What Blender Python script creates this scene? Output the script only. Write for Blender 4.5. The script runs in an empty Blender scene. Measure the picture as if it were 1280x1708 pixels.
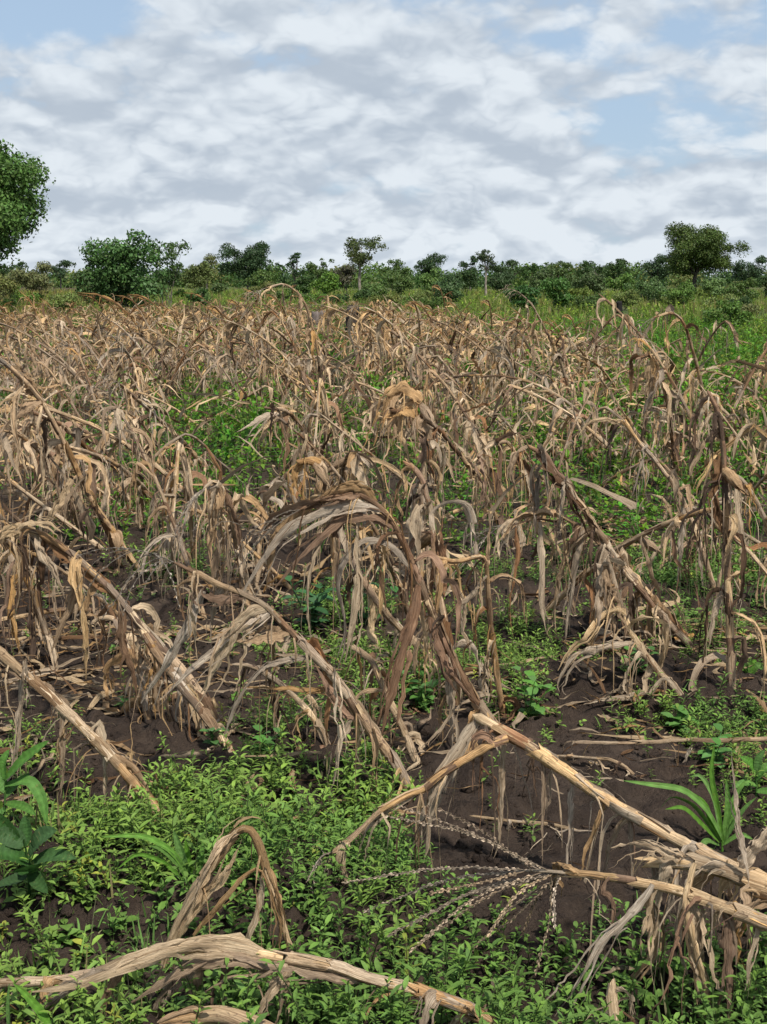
import bpy, math, random
import numpy as np
from mathutils import Vector
R = math.radians
scene = bpy.context.scene
C = scene.collection
# ------------------------------------------------------------------ camera
FPX, CX, CY, CAMZ, PITCH = 2225.0, 640.0, 854.0, 1.60, R(9.98)
cam_d = bpy.data.cameras.new('camera'); cam = bpy.data.objects.new('camera', cam_d); C.objects.link(cam)
cam_d.sensor_fit = 'VERTICAL'; cam_d.sensor_height = 36.0; cam_d.lens = FPX/1708*36.0
cam_d.clip_start = 0.05; cam_d.clip_end = 20000
cam.location = (0, 0, CAMZ); cam.rotation_euler = (R(90)-PITCH, 0, 0)
scene.camera = cam
# ------------------------------------------------------------------ exposure
scene.view_settings.view_transform = 'Standard'; scene.view_settings.look = 'None'
scene.view_settings.exposure = 0.60; scene.view_settings.gamma = 1.0
scene.view_settings.use_curve_mapping = False
SUN_EL, SUN_AZ = R(56), R(150)        # azimuth clockwise from +Y (sun behind the camera, to the right)
# ------------------------------------------------------------------ sky
world = bpy.data.worlds.new('World'); scene.world = world; world.use_nodes = True
nt = world.node_tree; nt.nodes.clear()
def N(nt, kind, **kw):
    n = nt.nodes.new(kind)
    for k, v in kw.items(): setattr(n, k, v)
    return n
def mth(nt, op, a, b=None, c=None, clamp=False):
    n = nt.nodes.new('ShaderNodeMath'); n.operation = op; n.use_clamp = clamp
    for i, v in enumerate((a, b, c)):
        if v is None: continue
        if isinstance(v, (int, float)): n.inputs[i].default_value = v
        else: nt.links.new(v, n.inputs[i])
    return n.outputs[0]
def mixc(nt, f, a, b, mode='MIX'):
    n = nt.nodes.new('ShaderNodeMix'); n.data_type = 'RGBA'; n.blend_type = mode
    for s, v in ((n.inputs[0], f), (n.inputs[6], a), (n.inputs[7], b)):
        if hasattr(v, 'links'): nt.links.new(v, s)
        elif isinstance(v, (int, float)): s.default_value = v
        else: s.default_value = (*v, 1) if len(v) == 3 else v
    return n.outputs[2]
def smooth(nt, v, lo, hi, a=0.0, b=1.0):
    n = nt.nodes.new('ShaderNodeMapRange'); n.interpolation_type = 'SMOOTHSTEP'
    nt.links.new(v, n.inputs[0])
    for i, x in enumerate((lo, hi, a, b)): n.inputs[i+1].default_value = x
    return n.outputs[0]
out = N(nt, 'ShaderNodeOutputWorld'); bg = N(nt, 'ShaderNodeBackground'); bg.inputs[1].default_value = 0.10
sky = N(nt, 'ShaderNodeTexSky', sky_type='NISHITA', sun_disc=False)
sky.sun_elevation = SUN_EL; sky.sun_rotation = SUN_AZ; sky.air_density = 1.0; sky.dust_density = 1.0; sky.ozone_density = 1.6
tc = N(nt, 'ShaderNodeTexCoord'); sx = N(nt, 'ShaderNodeSeparateXYZ'); nt.links.new(tc.outputs['Generated'], sx.inputs[0])
def sky_vec(dz, off, zs=0.55, k=1.3):
    zz = mth(nt, 'MAXIMUM', mth(nt, 'ADD', sx.outputs[2], dz), -0.05); z = mth(nt, 'ADD', zz, zs)
    cx = N(nt, 'ShaderNodeCombineXYZ')
    nt.links.new(mth(nt, 'DIVIDE', sx.outputs[0], z), cx.inputs[0])
    nt.links.new(mth(nt, 'DIVIDE', sx.outputs[1], z), cx.inputs[1])
    nt.links.new(mth(nt, 'DIVIDE', mth(nt, 'MULTIPLY', zz, k), z), cx.inputs[2])
    mp = N(nt, 'ShaderNodeMapping'); nt.links.new(cx.outputs[0], mp.inputs[0]); mp.inputs['Location'].default_value = off
    return mp.outputs[0]
def cloud_noise(dz, scale, off, detail=8, rough=0.56):
    t = N(nt, 'ShaderNodeTexNoise'); nt.links.new(sky_vec(dz, off), t.inputs[0])
    t.inputs['Scale'].default_value = scale; t.inputs['Detail'].default_value = detail; t.inputs['Roughness'].default_value = rough
    return t.outputs[0]
def billow(dz, scale, off, octs=4):
    """rounded heaps with creases between them: folded noise, heaps upon heaps"""
    v = sky_vec(dz, off); tot = None
    w = N(nt, 'ShaderNodeTexNoise'); nt.links.new(v, w.inputs[0]); w.inputs['Scale'].default_value = scale*2.2; w.inputs['Detail'].default_value = 3
    m_ = N(nt, 'ShaderNodeVectorMath', operation='MULTIPLY_ADD'); nt.links.new(w.outputs[1], m_.inputs[0]); m_.inputs[1].default_value = (.42/scale,)*3; nt.links.new(v, m_.inputs[2]); v = m_.outputs[0]
    for k in range(octs):
        t = N(nt, 'ShaderNodeTexNoise'); nt.links.new(v, t.inputs[0]); t.inputs['Scale'].default_value = scale*2.17**k; t.inputs['Detail'].default_value = 0
        q = mth(nt, 'MULTIPLY', mth(nt, 'ABSOLUTE', mth(nt, 'SUBTRACT', t.outputs[0], .5)), 2.6*.52**k)
        tot = q if tot is None else mth(nt, 'ADD', tot, q)
    return tot
OFF = (3.3, 11.2, 0.0); SC = 6.2
b0 = billow(0.0, SC, OFF); b1 = billow(0.014, SC, OFF, 3)
n0 = cloud_noise(0.0, 8.5, (1.1, 4.2, 2.0), 9, .57)
n2 = cloud_noise(0.0, 4.0, (5.3, 8.1, 3.0), detail=3)
cov = mth(nt, 'ADD', mth(nt, 'ADD', mth(nt, 'MULTIPLY', b0, .22), n0), mth(nt, 'MULTIPLY', mth(nt, 'SUBTRACT', n2, 0.5), 1.0))
low = smooth(nt, sx.outputs[2], 0.03, 0.21, 0.22, -0.075)      # cover looks closed towards the horizon
mask = smooth(nt, mth(nt, 'ADD', cov, low), 0.44, 0.68)
rel = mth(nt, 'MULTIPLY', mth(nt, 'SUBTRACT', b0, b1), 1.45)   # lit tops, shaded bases
lit = smooth(nt, mth(nt, 'ADD', mth(nt, 'ADD', rel, mth(nt, 'MULTIPLY', mth(nt, 'SUBTRACT', b0, .45), .35)), mth(nt, 'MULTIPLY', mth(nt, 'SUBTRACT', n2, 0.5), -1.1)), -0.75, 0.95)
lit = mth(nt, 'ADD', lit, mth(nt, 'MULTIPLY', mth(nt, 'SUBTRACT', n0, .5), .45))
lit = mth(nt, 'ADD', lit, smooth(nt, sx.outputs[2], 0.0, 0.09, .22, 0), clamp=True)
cloud_col = mixc(nt, lit, (3.12, 3.60, 4.20), (5.10, 5.52, 5.92))
blue = mixc(nt, 0.75, sky.outputs[0], (2.75, 3.62, 4.75))
full = mixc(nt, mask, blue, cloud_col)
nt.links.new(full, bg.inputs[0]); nt.links.new(bg.outputs[0], out.inputs[0])
# ------------------------------------------------------------------ sun
sd = bpy.data.lights.new('sun', 'SUN'); sd.energy = 3.9; sd.angle = R(3.0); sd.color = (1.0, 0.95, 0.86)
so = bpy.data.objects.new('sun', sd); C.objects.link(so)
sv = Vector((math.cos(SUN_EL)*math.sin(SUN_AZ), math.cos(SUN_EL)*math.cos(SUN_AZ), math.sin(SUN_EL)))
so.rotation_euler = sv.to_track_quat('Z', 'Y').to_euler(); so.location = sv*50
# ------------------------------------------------------------------ pixel helpers (points of the photograph to points of the field)
cp, sp_ = math.cos(PITCH), math.sin(PITCH)
def ray(px, py):
    a = (px-CX)/FPX; b = (CY-py)/FPX
    return np.array((a, cp+b*sp_, -sp_+b*cp))
def P(px, py, Y):
    d = ray(px, py); return np.array((0, 0, CAMZ)) + d*(Y/d[1])
def to_px(x, y, z=0.0):
    dz = z-CAMZ; f = y*cp-dz*sp_; u = y*sp_+dz*cp
    f = np.maximum(f, 0.05)
    return CX+FPX*x/f, CY-FPX*u/f
def G(px, py):
    d = ray(px, py); t = CAMZ/-d[2]
    p = d*t; Y = p[1]
    for _ in range(3):
        h = float(hgt(np.array([p[0]]), np.array([Y]))[0]); t = (CAMZ-h)/-d[2]; p = d*t; Y = p[1]
    return np.array((p[0], p[1], h))
# ------------------------------------------------------------------ noise and terrain height
def _hash(i, j, s):
    n = (i*374761393 + j*668265263 + s*1274126177) & 0x7fffffff
    n = ((n ^ (n >> 13))*1274126177) & 0x7fffffff
    return ((n ^ (n >> 16)) & 0xffff)/65535.0
def vnoise(x, y, s=0):
    x = np.asarray(x, float); y = np.asarray(y, float)
    i = np.floor(x).astype(np.int64); j = np.floor(y).astype(np.int64)
    u = x-i; v = y-j; u = u*u*(3-2*u); v = v*v*(3-2*v)
    a = _hash(i, j, s); b = _hash(i+1, j, s); c = _hash(i, j+1, s); d = _hash(i+1, j+1, s)
    return (a*(1-u)+b*u)*(1-v)+(c*(1-u)+d*u)*v
def fbm(x, y, s=0, o=4, r=0.5):
    t = 0; a = 1; w = 0
    for k in range(o):
        t = t+a*vnoise(x*2**k, y*2**k, s+k*17); w += a; a *= r
    return t/w
def hgt(x, y):
    x = np.asarray(x, float); y = np.asarray(y, float)
    near = 1/(1+(y/14)**2)
    fur = 0.035*np.sin((y+0.22*x+0.5*vnoise(x*.8, y*.8, 5))*2*math.pi/0.86)
    h = near*(fur + 0.075*(fbm(x*1.1+9, y*1.1, 3)-.5))
    h = h + 0.5*(fbm(x/60, y/60, 9, 2)-.5)*np.clip((y-25)/60, 0, 1)
    return h-0.0
def hgt_fine(x, y):
    near = np.clip(1.2-y/14, 0, 1)
    c = fbm(x*9, y*9, 31, 4, .6)
    cl = np.maximum(fbm(x*22, y*22, 77, 2)-.55, 0)
    return near*(0.085*(c-.5)+0.14*cl+.035*np.abs(fbm(x*38, y*38, 5, 2)-.5)+.02*np.maximum(vnoise(x*15, y*15, 8)-.6, 0))
# ------------------------------------------------------------------ materials
def mat(name):
    m = bpy.data.materials.new(name); m.use_nodes = True; t = m.node_tree; t.nodes.clear()
    return m, t
def attr(t, name):
    a = N(t, 'ShaderNodeAttribute'); a.attribute_name = name; return a
def finish(t, col, rough, bump=None, strength=0.3, dist=0.01, transl=0.0, tcol=None, spec=0.3):
    o = N(t, 'ShaderNodeOutputMaterial'); b = N(t, 'ShaderNodeBsdfPrincipled')
    t.links.new(col, b.inputs['Base Color'])
    if hasattr(rough, 'links'): t.links.new(rough, b.inputs['Roughness'])
    else: b.inputs['Roughness'].default_value = rough
    b.inputs['Specular IOR Level'].default_value = spec
    bn = None
    if bump is not None:
        bn = N(t, 'ShaderNodeBump'); bn.inputs['Strength'].default_value = strength; bn.inputs['Distance'].default_value = dist
        t.links.new(bump, bn.inputs['Height']); t.links.new(bn.outputs[0], b.inputs['Normal'])
    if transl > 0:
        tr = N(t, 'ShaderNodeBsdfTranslucent'); t.links.new(tcol or col, tr.inputs[0])
        mx = N(t, 'ShaderNodeMixShader'); mx.inputs[0].default_value = transl
        t.links.new(b.outputs[0], mx.inputs[1]); t.links.new(tr.outputs[0], mx.inputs[2]); t.links.new(mx.outputs[0], o.inputs[0])
    else: t.links.new(b.outputs[0], o.inputs[0])
def streaks(t, su, sv, off=0.0, detail=4):
    """fibres along the leaf or stalk: local coordinate lc = (across, along, seed)"""
    a = attr(t, 'lc'); mp = N(t, 'ShaderNodeMapping'); mp.inputs['Scale'].default_value = (su, sv, 7.0)
    mp.inputs['Location'].default_value = (off, off, off)
    t.links.new(a.outputs['Vector'], mp.inputs[0]); n = N(t, 'ShaderNodeTexNoise')
    n.inputs['Scale'].default_value = 1.0; n.inputs['Detail'].default_value = detail; n.inputs['Roughness'].default_value = .6
    t.links.new(mp.outputs[0], n.inputs[0]); return n.outputs[0]
def rand_tone(t, col, amp=0.22, sat=(0.76, 0.30)):
    oi = N(t, 'ShaderNodeObjectInfo'); h = N(t, 'ShaderNodeHueSaturation'); t.links.new(col, h.inputs['Color'])
    t.links.new(mth(t, 'MULTIPLY_ADD', oi.outputs['Random'], amp*2, 1-amp), h.inputs['Value'])
    r2 = mth(t, 'FRACT', mth(t, 'MULTIPLY', oi.outputs['Random'], 7.31))
    t.links.new(mth(t, 'MULTIPLY_ADD', r2, sat[1], sat[0]), h.inputs['Saturation'])
    return h.outputs[0]
def dry_mat(name, su, sv, transl, rough=0.75):
    m, t = mat(name); tint = attr(t, 'tint').outputs['Color']
    s1 = streaks(t, su*1.6, sv*.8, 0, 5); s2 = streaks(t, su*.3, sv*1.6, 3.3, 4); s3 = streaks(t, 2.6, sv*5.0, 8.1, 5); s4 = streaks(t, su*2.4, sv*1.3, 5.5, 3)
    c = mixc(t, smooth(t, s1, .36, .62, 0.0, 1.0), mixc(t, 1.0, tint, (1.42, 1.37, 1.31), 'MULTIPLY'), (0.50, 0.43, 0.37), 'MULTIPLY')
    c = mixc(t, smooth(t, s4, .48, .66, 0.0, .5), c, mixc(t, 1.0, tint, (1.5, 1.5, 1.5), 'MULTIPLY'))
    c2 = mixc(t, smooth(t, s2, .52, .72, 0.0, .5), c, (0.16, 0.10, 0.06))
    c3 = mixc(t, smooth(t, s3, .58, .72, 0.0, .75), c2, (0.075, 0.048, 0.03))
    c4 = rand_tone(t, c3, 0.15)
    finish(t, c4, rough, mth(t, 'ADD', s1, mth(t, 'MULTIPLY', s4, .6)), 0.9, 0.006, transl, spec=0.18)
    return m
M = {}
M['dry'] = dry_mat('dry_leaf', 9.0, 2.0, 0.20)
M['stalk'] = dry_mat('dry_stalk', 5.0, 3.5, 0.0, 0.55)
def green_mat(name, rough=.5, transl=.3, amp=.12):
    m, t = mat(name); tint = attr(t, 'tint').outputs['Color']; s = streaks(t, 3, 5)
    v_ = streaks(t, 1.0, 9.0, 4.0, 4); c = mixc(t, smooth(t, s, .3, .7, 0, .45), mixc(t, 1.0, tint, (1.12, 1.16, 1.0), 'MULTIPLY'), (0.6, 0.7, 0.5), 'MULTIPLY'); c = mixc(t, smooth(t, v_, .60, .70, 0, .55), c, (.17, .16, .05))
    c = rand_tone(t, c, amp, (.88, .2))
    tc_ = mixc(t, .5, c, (1.25, 1.35, .5), 'MULTIPLY')
    finish(t, c, rough, mth(t, 'ADD', s, v_), 0.55, 0.004, transl, None, spec=.2); return m
M['weed'] = green_mat('weed_leaf', .62, .28)
M['tree'] = green_mat('tree_leaf', .5, .22, .08)
def bark_mat():
    m, t = mat('bark'); tint = attr(t, 'tint').outputs['Color']; g = N(t, 'ShaderNodeNewGeometry')
    mp = N(t, 'ShaderNodeMapping'); mp.inputs['Scale'].default_value = (9, 9, 2.5); t.links.new(g.outputs['Position'], mp.inputs[0])
    n = N(t, 'ShaderNodeTexNoise'); n.inputs['Scale'].default_value = 1.6; n.inputs['Detail'].default_value = 6; t.links.new(mp.outputs[0], n.inputs[0])
    c = mixc(t, smooth(t, n.outputs[0], .35, .65, 0, 1), tint, (0.45, 0.42, 0.4), 'MULTIPLY')
    finish(t, c, .9, n.outputs[0], .8, .03); return m
M['bark'] = bark_mat()
def soil_mat():
    m, t = mat('soil'); g = N(t, 'ShaderNodeNewGeometry')
    def nz(s, d, r=.6):
        n = N(t, 'ShaderNodeTexNoise'); n.inputs['Scale'].default_value = s; n.inputs['Detail'].default_value = d
        n.inputs['Roughness'].default_value = r; t.links.new(g.outputs['Position'], n.inputs[0]); return n.outputs[0]
    a, b, c, d = nz(1.3, 4), nz(11, 6), nz(90, 4, .7), nz(.12, 5)
    col = mixc(t, smooth(t, a, .35, .65), (0.042, 0.030, 0.023), (0.080, 0.057, 0.043))
    col = mixc(t, smooth(t, b, .42, .68, 0, .7), col, (0.026, 0.018, 0.015))
    col = mixc(t, smooth(t, c, .60, .74, 0, .45), col, (0.19, 0.145, 0.11))
    # far beyond the plot the ground is covered by short grass
    sp = N(t, 'ShaderNodeSeparateXYZ'); t.links.new(g.outputs['Position'], sp.inputs[0])
    gr = mixc(t, smooth(t, d, .35, .65), (0.055, 0.085, 0.022), (0.13, 0.13, 0.05))
    gr = mixc(t, smooth(t, b, .4, .7, 0, .6), gr, (0.035, 0.055, 0.016))
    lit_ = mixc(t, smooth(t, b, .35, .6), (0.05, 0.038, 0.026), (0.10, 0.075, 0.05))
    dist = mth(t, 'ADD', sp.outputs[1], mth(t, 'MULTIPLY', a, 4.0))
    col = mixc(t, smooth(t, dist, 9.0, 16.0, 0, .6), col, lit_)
    col = mixc(t, smooth(t, mth(t, 'ADD', dist, mth(t, 'MULTIPLY', sp.outputs[0], 3.4)), 42.0, 50.0), col, gr)
    e = nz(38, 5, .7); h = mth(t, 'ADD', mth(t, 'ADD', b, mth(t, 'MULTIPLY', c, .5)), mth(t, 'MULTIPLY', e, .8))
    col = mixc(t, smooth(t, e, .42, .64, 0, .4), col, (0.036, 0.026, 0.021))
    finish(t, col, .95, h, 1.0, .035, spec=.12); return m
M['soil'] = soil_mat()
# ------------------------------------------------------------------ mesh helpers
class MB:
    def __init__(s): s.v, s.f, s.t, s.u, s.n = [], [], [], [], 0
    def add(s, v, f, t, u):
        v = np.asarray(v, float); k = len(v)
        s.v.append(v); s.f.append(np.asarray(f, np.int64).reshape(-1, 4)+s.n)
        t = np.asarray(t, float); s.t.append(np.broadcast_to(t, (k, 3)) if t.ndim == 1 else t)
        s.u.append(np.asarray(u, float)); s.n += k; return s
    def arrays(s):
        return np.concatenate(s.v), np.concatenate(s.f), np.concatenate(s.t), np.concatenate(s.u)
    def build(s, name, m, parent=None, off=None):
        v, f, t, u = s.arrays()
        if off is not None: v = v-np.asarray(off)
        return link_mesh(name, v, f, t, u, m, parent)
def make_mesh(name, v, f, t, u, m):
    me = bpy.data.meshes.new(name); nv, nf = len(v), len(f)
    me.vertices.add(nv); me.vertices.foreach_set('co', v.astype(np.float32).ravel())
    me.loops.add(nf*4); me.loops.foreach_set('vertex_index', f.astype(np.int32).ravel())
    me.polygons.add(nf); me.polygons.foreach_set('loop_start', np.arange(0, nf*4, 4, dtype=np.int32))
    me.polygons.foreach_set('use_smooth', np.ones(nf, dtype=bool))
    a = me.attributes.new('tint', 'FLOAT_COLOR', 'POINT')
    a.data.foreach_set('color', np.c_[t, np.ones(nv)].astype(np.float32).ravel())
    b = me.attributes.new('lc', 'FLOAT_VECTOR', 'POINT'); b.data.foreach_set('vector', u.astype(np.float32).ravel())
    me.update(calc_edges=True); me.materials.append(m); return me
def link_mesh(name, v, f, t, u, m, parent=None):
    o = bpy.data.objects.new(name, make_mesh(name, v, f, t, u, m)); C.objects.link(o)
    if parent is not None: o.parent = parent
    return o
def tag(o, label=None, cat=None, group=None, kind=None):
    for k, x in (('label', label), ('category', cat), ('group', group), ('kind', kind)):
        if x: o[k] = x
    return o
def empty(name, loc, label, cat, group=None):
    o = bpy.data.objects.new(name, None); C.objects.link(o); o.location = tuple(map(float, loc))
    return tag(o, label, cat, group)
def unit(a):
    a = np.asarray(a, float); return a/max(np.linalg.norm(a), 1e-9)
def resample(pts, n=None, step=None, smooth_=1):
    p = np.asarray(pts, float)
    for _ in range(smooth_):                       # corner cutting keeps the bends fairly sharp
        if len(p) > 2:
            q = [p[0]]
            for a, b in zip(p[:-1], p[1:]): q += [a*.8+b*.2, a*.2+b*.8]
            q.append(p[-1]); p = np.array(q)
    d = np.r_[0, np.cumsum(np.linalg.norm(np.diff(p, axis=0), axis=1))]
    if n is None: n = max(4, int(d[-1]/step))
    s = np.linspace(0, d[-1], n)
    return np.stack([np.interp(s, d, p[:, k]) for k in range(3)], 1), d[-1]
def frames(p, n0=None):
    t = np.gradient(p, axis=0); t /= np.maximum(np.linalg.norm(t, axis=1, keepdims=True), 1e-9)
    n = np.zeros_like(p); a = np.asarray(n0 if n0 is not None else (0.3, -1, 0.5), float)
    for i in range(len(p)):
        a = a-t[i]*np.dot(a, t[i]); l = np.linalg.norm(a)
        if l < 1e-5: a = np.cross(t[i], (1, .3, .2)); l = np.linalg.norm(a)
        a = a/l; n[i] = a
    return t, n, np.cross(t, n)
def quads(rows, cols, wrap=False):
    i = np.arange(rows-1)[:, None]; cc = cols if wrap else cols-1; j = np.arange(cc)[None, :]; j2 = (j+1) % cols
    return np.stack([i*cols+j, i*cols+j2, (i+1)*cols+j2, (i+1)*cols+j], -1).reshape(-1, 4)
def tube(mb, pts, r, sides=6, tint=(.4, .3, .2), seed=0.0):
    p = np.asarray(pts, float); n = len(p); r = np.broadcast_to(np.asarray(r, float), (n,))
    t, nn, bb = frames(p); th = np.linspace(0, 2*math.pi, sides, endpoint=False)
    v = p[:, None, :]+r[:, None, None]*(np.cos(th)[None, :, None]*nn[:, None, :]+np.sin(th)[None, :, None]*bb[:, None, :])
    s = np.r_[0, np.cumsum(np.linalg.norm(np.diff(p, axis=0), axis=1))]
    u = np.zeros((n, sides, 3)); u[..., 0] = np.abs(th-math.pi)[None, :]/1.5; u[..., 1] = s[:, None]*3; u[..., 2] = seed
    tt = np.asarray(tint, float)
    if tt.ndim == 2: tt = np.repeat(tt, sides, axis=0)
    mb.add(v.reshape(-1, 3), quads(n, sides, True), tt, u.reshape(-1, 3)); return mb
# ------------------------------------------------------------------ withered maize
PAL = dict(pale=(.54, .42, .27), tan=(.42, .29, .165), ochre=(.46, .295, .135), grey=(.345, .27, .19), brown=(.225, .135, .075),
           dark=(.11, .068, .042), rust=(.30, .165, .085), silver=(.44, .36, .265))
PAL['straw'] = (.58, .42, .235)
PK = ['straw', 'tan', 'pale', 'grey', 'brown', 'ochre', 'dark', 'silver', 'rust']; PW = [.16, .20, .22, .12, .12, .06, .07, .10, .04]
def pick(rng): return np.array(PAL[PK[rng.choice(len(PK), p=np.array(PW)/sum(PW))]])*rng.uniform(.82, 1.15)
def gpath(rng, start, d, L, n, droop=.35, wob=.18, kink=-1, zmin=.012, side=None):
    """a limp ribbon: leaves its sheath, gives way and hangs"""
    p = [np.array(start, float)]; d = unit(d); st = L/(n-1); drift = rng.normal(0, 1, 3)*wob*.5
    for i in range(n-1):
        k = droop*(1.0+i/n)
        if i == kink: d = unit(d*.15+np.array((rng.normal(0, .3), rng.normal(0, .3), -1)))
        drift = drift*.75+rng.normal(0, 1, 3)*wob*.35
        d = unit(d+np.array((0, 0, -k))+drift*.55)
        if rng.random() < .13: d = unit(d+rng.normal(0, .55, 3))
        q = p[-1]+d*st
        if q[2] < zmin:
            q[2] = zmin+rng.uniform(0, .006); d = unit((d[0]+rng.normal(0, .15), d[1]+rng.normal(0, .15), 0.05))
        p.append(q)
    return np.array(p)
def ribbon(mb, rng, pts, w, n0, tint, nu=5, phi0=1.0, twist=1.2, crumple=.25, sheath=0, rs=.012, taper=True, base_w=.55, v0=0.0, v1=1.0, tip=.06):
    p = np.asarray(pts, float); n = len(p); t, nn, bb = frames(p, n0)
    v = np.linspace(v0, v1, n)
    if taper: W = w*.86*np.minimum(1, base_w+v*3)*np.maximum(tip, (1-np.clip(v, 0, 1)**2.3))**.85
    else: W = np.full(n, w)*rng.uniform(.8, 1.1, n)
    W = W*np.clip(1+np.convolve(rng.normal(0, .22, n+2), (.25, .6, .25), 'valid'), .5, 1.5)
    ang = np.cumsum(rng.normal(0, 1, n))*twist/n**.5*.6; ang -= ang[0]
    phi = np.clip(phi0+np.convolve(rng.normal(0, 1, n+2), (.3, .4, .3), 'valid')*.5, .12, 2.6)
    K = np.ones(n)
    if sheath:                                     # first stations clasp the stalk
        k = sheath; phi[:k] = np.linspace(2.5, 2.1, k); ang[:k+1] = 0; K[:k] = 0; W[:k] = rs*phi[:k]*rng.uniform(1.0, 1.25, k)
        if k < n: phi[k] = (phi[k]+2.1)/2
    Rr = W/phi
    c = np.cos(ang)[:, None]; s = np.sin(ang)[:, None]; N_ = nn*c+bb*s; B_ = bb*c-nn*s
    a = np.linspace(-1, 1, nu)
    th = a[None, :]*phi[:, None]
    off = rng.normal(0, 1, (n, nu))*crumple*W[:, None]*(.25+np.abs(a)[None, :]*.75)
    if sheath: off[:sheath] *= .25
    V = p[:, None, :]+B_[:, None, :]*(Rr[:, None]*np.sin(th))[..., None]+N_[:, None, :]*(Rr[:, None]*(np.cos(th)-K[:, None])+off*.6)[..., None] \
        + t[:, None, :]*(off*.5)[..., None]
    L = np.r_[0, np.cumsum(np.linalg.norm(np.diff(p, axis=0), axis=1))]
    u = np.zeros((n, nu, 3)); u[..., 0] = a[None, :]*np.maximum(.35, w/.03); u[..., 1] = L[:, None]*6; u[..., 2] = rng.uniform(0, 90)
    tt = tint[None, None, :]*(1+rng.normal(0, .07, (n, nu, 1)))
    mb.add(V.reshape(-1, 3), quads(n, nu), np.clip(tt, .01, .9).reshape(-1, 3), u.reshape(-1, 3)); return V
def fray(mb, rng, pts, w, nrm, tint, m=3, zmin=.01, nu=2, spread=1.0):
    """strips torn loose along the blade"""
    n = len(pts)
    for _ in range(m):
        i0 = rng.integers(0, max(1, int(n*.6))); i1 = min(n, i0+rng.integers(max(4, int(n*.3)), n+2))
        if i1-i0 < 4: continue
        q = pts[i0:i1].copy(); k = len(q); t, nn, bb = frames(q, nrm); g = np.linspace(0, 1, k)[:, None]
        q += bb*rng.uniform(-.9, .9)*w*(1+g*rng.uniform(-.5, 1.5)*spread)+nn*rng.uniform(-.3, .6)*w+np.cumsum(rng.normal(0, .10*w, (k, 3)), 0)*spread
        q[:, 2] -= g[:, 0]**2*rng.uniform(0, .05)*spread; q[:, 2] = np.maximum(q[:, 2], zmin)
        ribbon(mb, rng, q, w*rng.uniform(.12, .34), nrm, np.asarray(tint)*rng.uniform(.65, 1.2), nu, rng.uniform(.3, 1.2), 2.5, .3, base_w=.7)
def dry_leaf(rng, axis, r, outd, L, w, tint=None, nu=5, seg=16, droop=None, shred=None, kink=None, zmin=.012, wob=.27, fr=0):
    """axis: the stations of stalk the sheath clasps; outd: the way the blade leaves"""
    mb = MB(); tint = pick(rng) if tint is None else tint
    axis = np.asarray(axis, float); td = unit(axis[-1]-axis[0]); nrm = unit(outd-td*np.dot(outd, td))
    start = axis[-1]+nrm*r
    d0 = unit(td*rng.uniform(.1, 1.0)+nrm*rng.uniform(.5, 1.0))
    if kink is None: kink = rng.integers(1, 6) if rng.random() < .45 else -1
    if shred is None: shred = rng.random() < .45
    pth = gpath(rng, start, d0, L, seg, droop if droop is not None else rng.uniform(.10, .55), wob, kink, zmin)
    k = len(axis)
    full = np.vstack([axis, pth[0:]])
    if shred:
        cut = int(seg*rng.uniform(.25, .5))
        V = ribbon(mb, rng, full[:k+cut+1], w, nrm, tint, nu, rng.uniform(.6, 1.6), rng.uniform(.3, 1.5), .2, k, r*1.15, v0=0, v1=.5)
        last = V[-1]; ns = rng.integers(2, 4)
        dirl = unit(full[k+cut]-full[k+cut-1])
        for q in range(ns):
            a = (q+.5)/ns*(nu-1); i0 = int(a); c0 = last[i0]*(1-(a-i0))+last[min(i0+1, nu-1)]*(a-i0)
            sp = gpath(rng, c0, dirl+rng.normal(0, .25, 3), L*(1-cut/seg)*rng.uniform(.5, 1.15), max(5, seg-cut), .5, wob*1.6, -1, zmin)
            ribbon(mb, rng, sp, w/ns*rng.uniform(.6, 1.2), nrm, tint*rng.uniform(.8, 1.1), 3, rng.uniform(.5, 1.8), 2.5, .2, base_w=.9)
    else:
        ribbon(mb, rng, full, w, nrm, tint, nu, rng.uniform(.25, 1.3), rng.uniform(.6, 2.8), rng.uniform(.14, .34), k, r*1.15)
    if fr: fray(mb, rng, full[k:], w, nrm, tint, fr, zmin, 2 if nu < 5 else 3)
    return mb
def stalk_mesh(rng, path, r0, r1, tint, sides=7, node=.15, step=.03):
    p, L = resample(path, step=step); n = len(p); s = np.linspace(0, 1, n)
    p = p+np.convolve(rng.normal(0, .0022, n+2), (.3, .4, .3), 'valid')[:, None]*rng.normal(0, 1, 3)
    r = r0+(r1-r0)*s; ph = (s*L/node) % 1.0
    r = r*(1+.24*np.exp(-((ph-.5)/.09)**2))
    r[-1] *= .15; r[0] *= 1.1
    tt = np.asarray(tint)[None, :]*(1-.45*np.exp(-((ph-.5)/.10)**2))[:, None]*(1+rng.normal(0, .06, (n, 1)))
    return tube(MB(), p, r, sides, tt, rng.uniform(0, 50)), p, L
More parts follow.
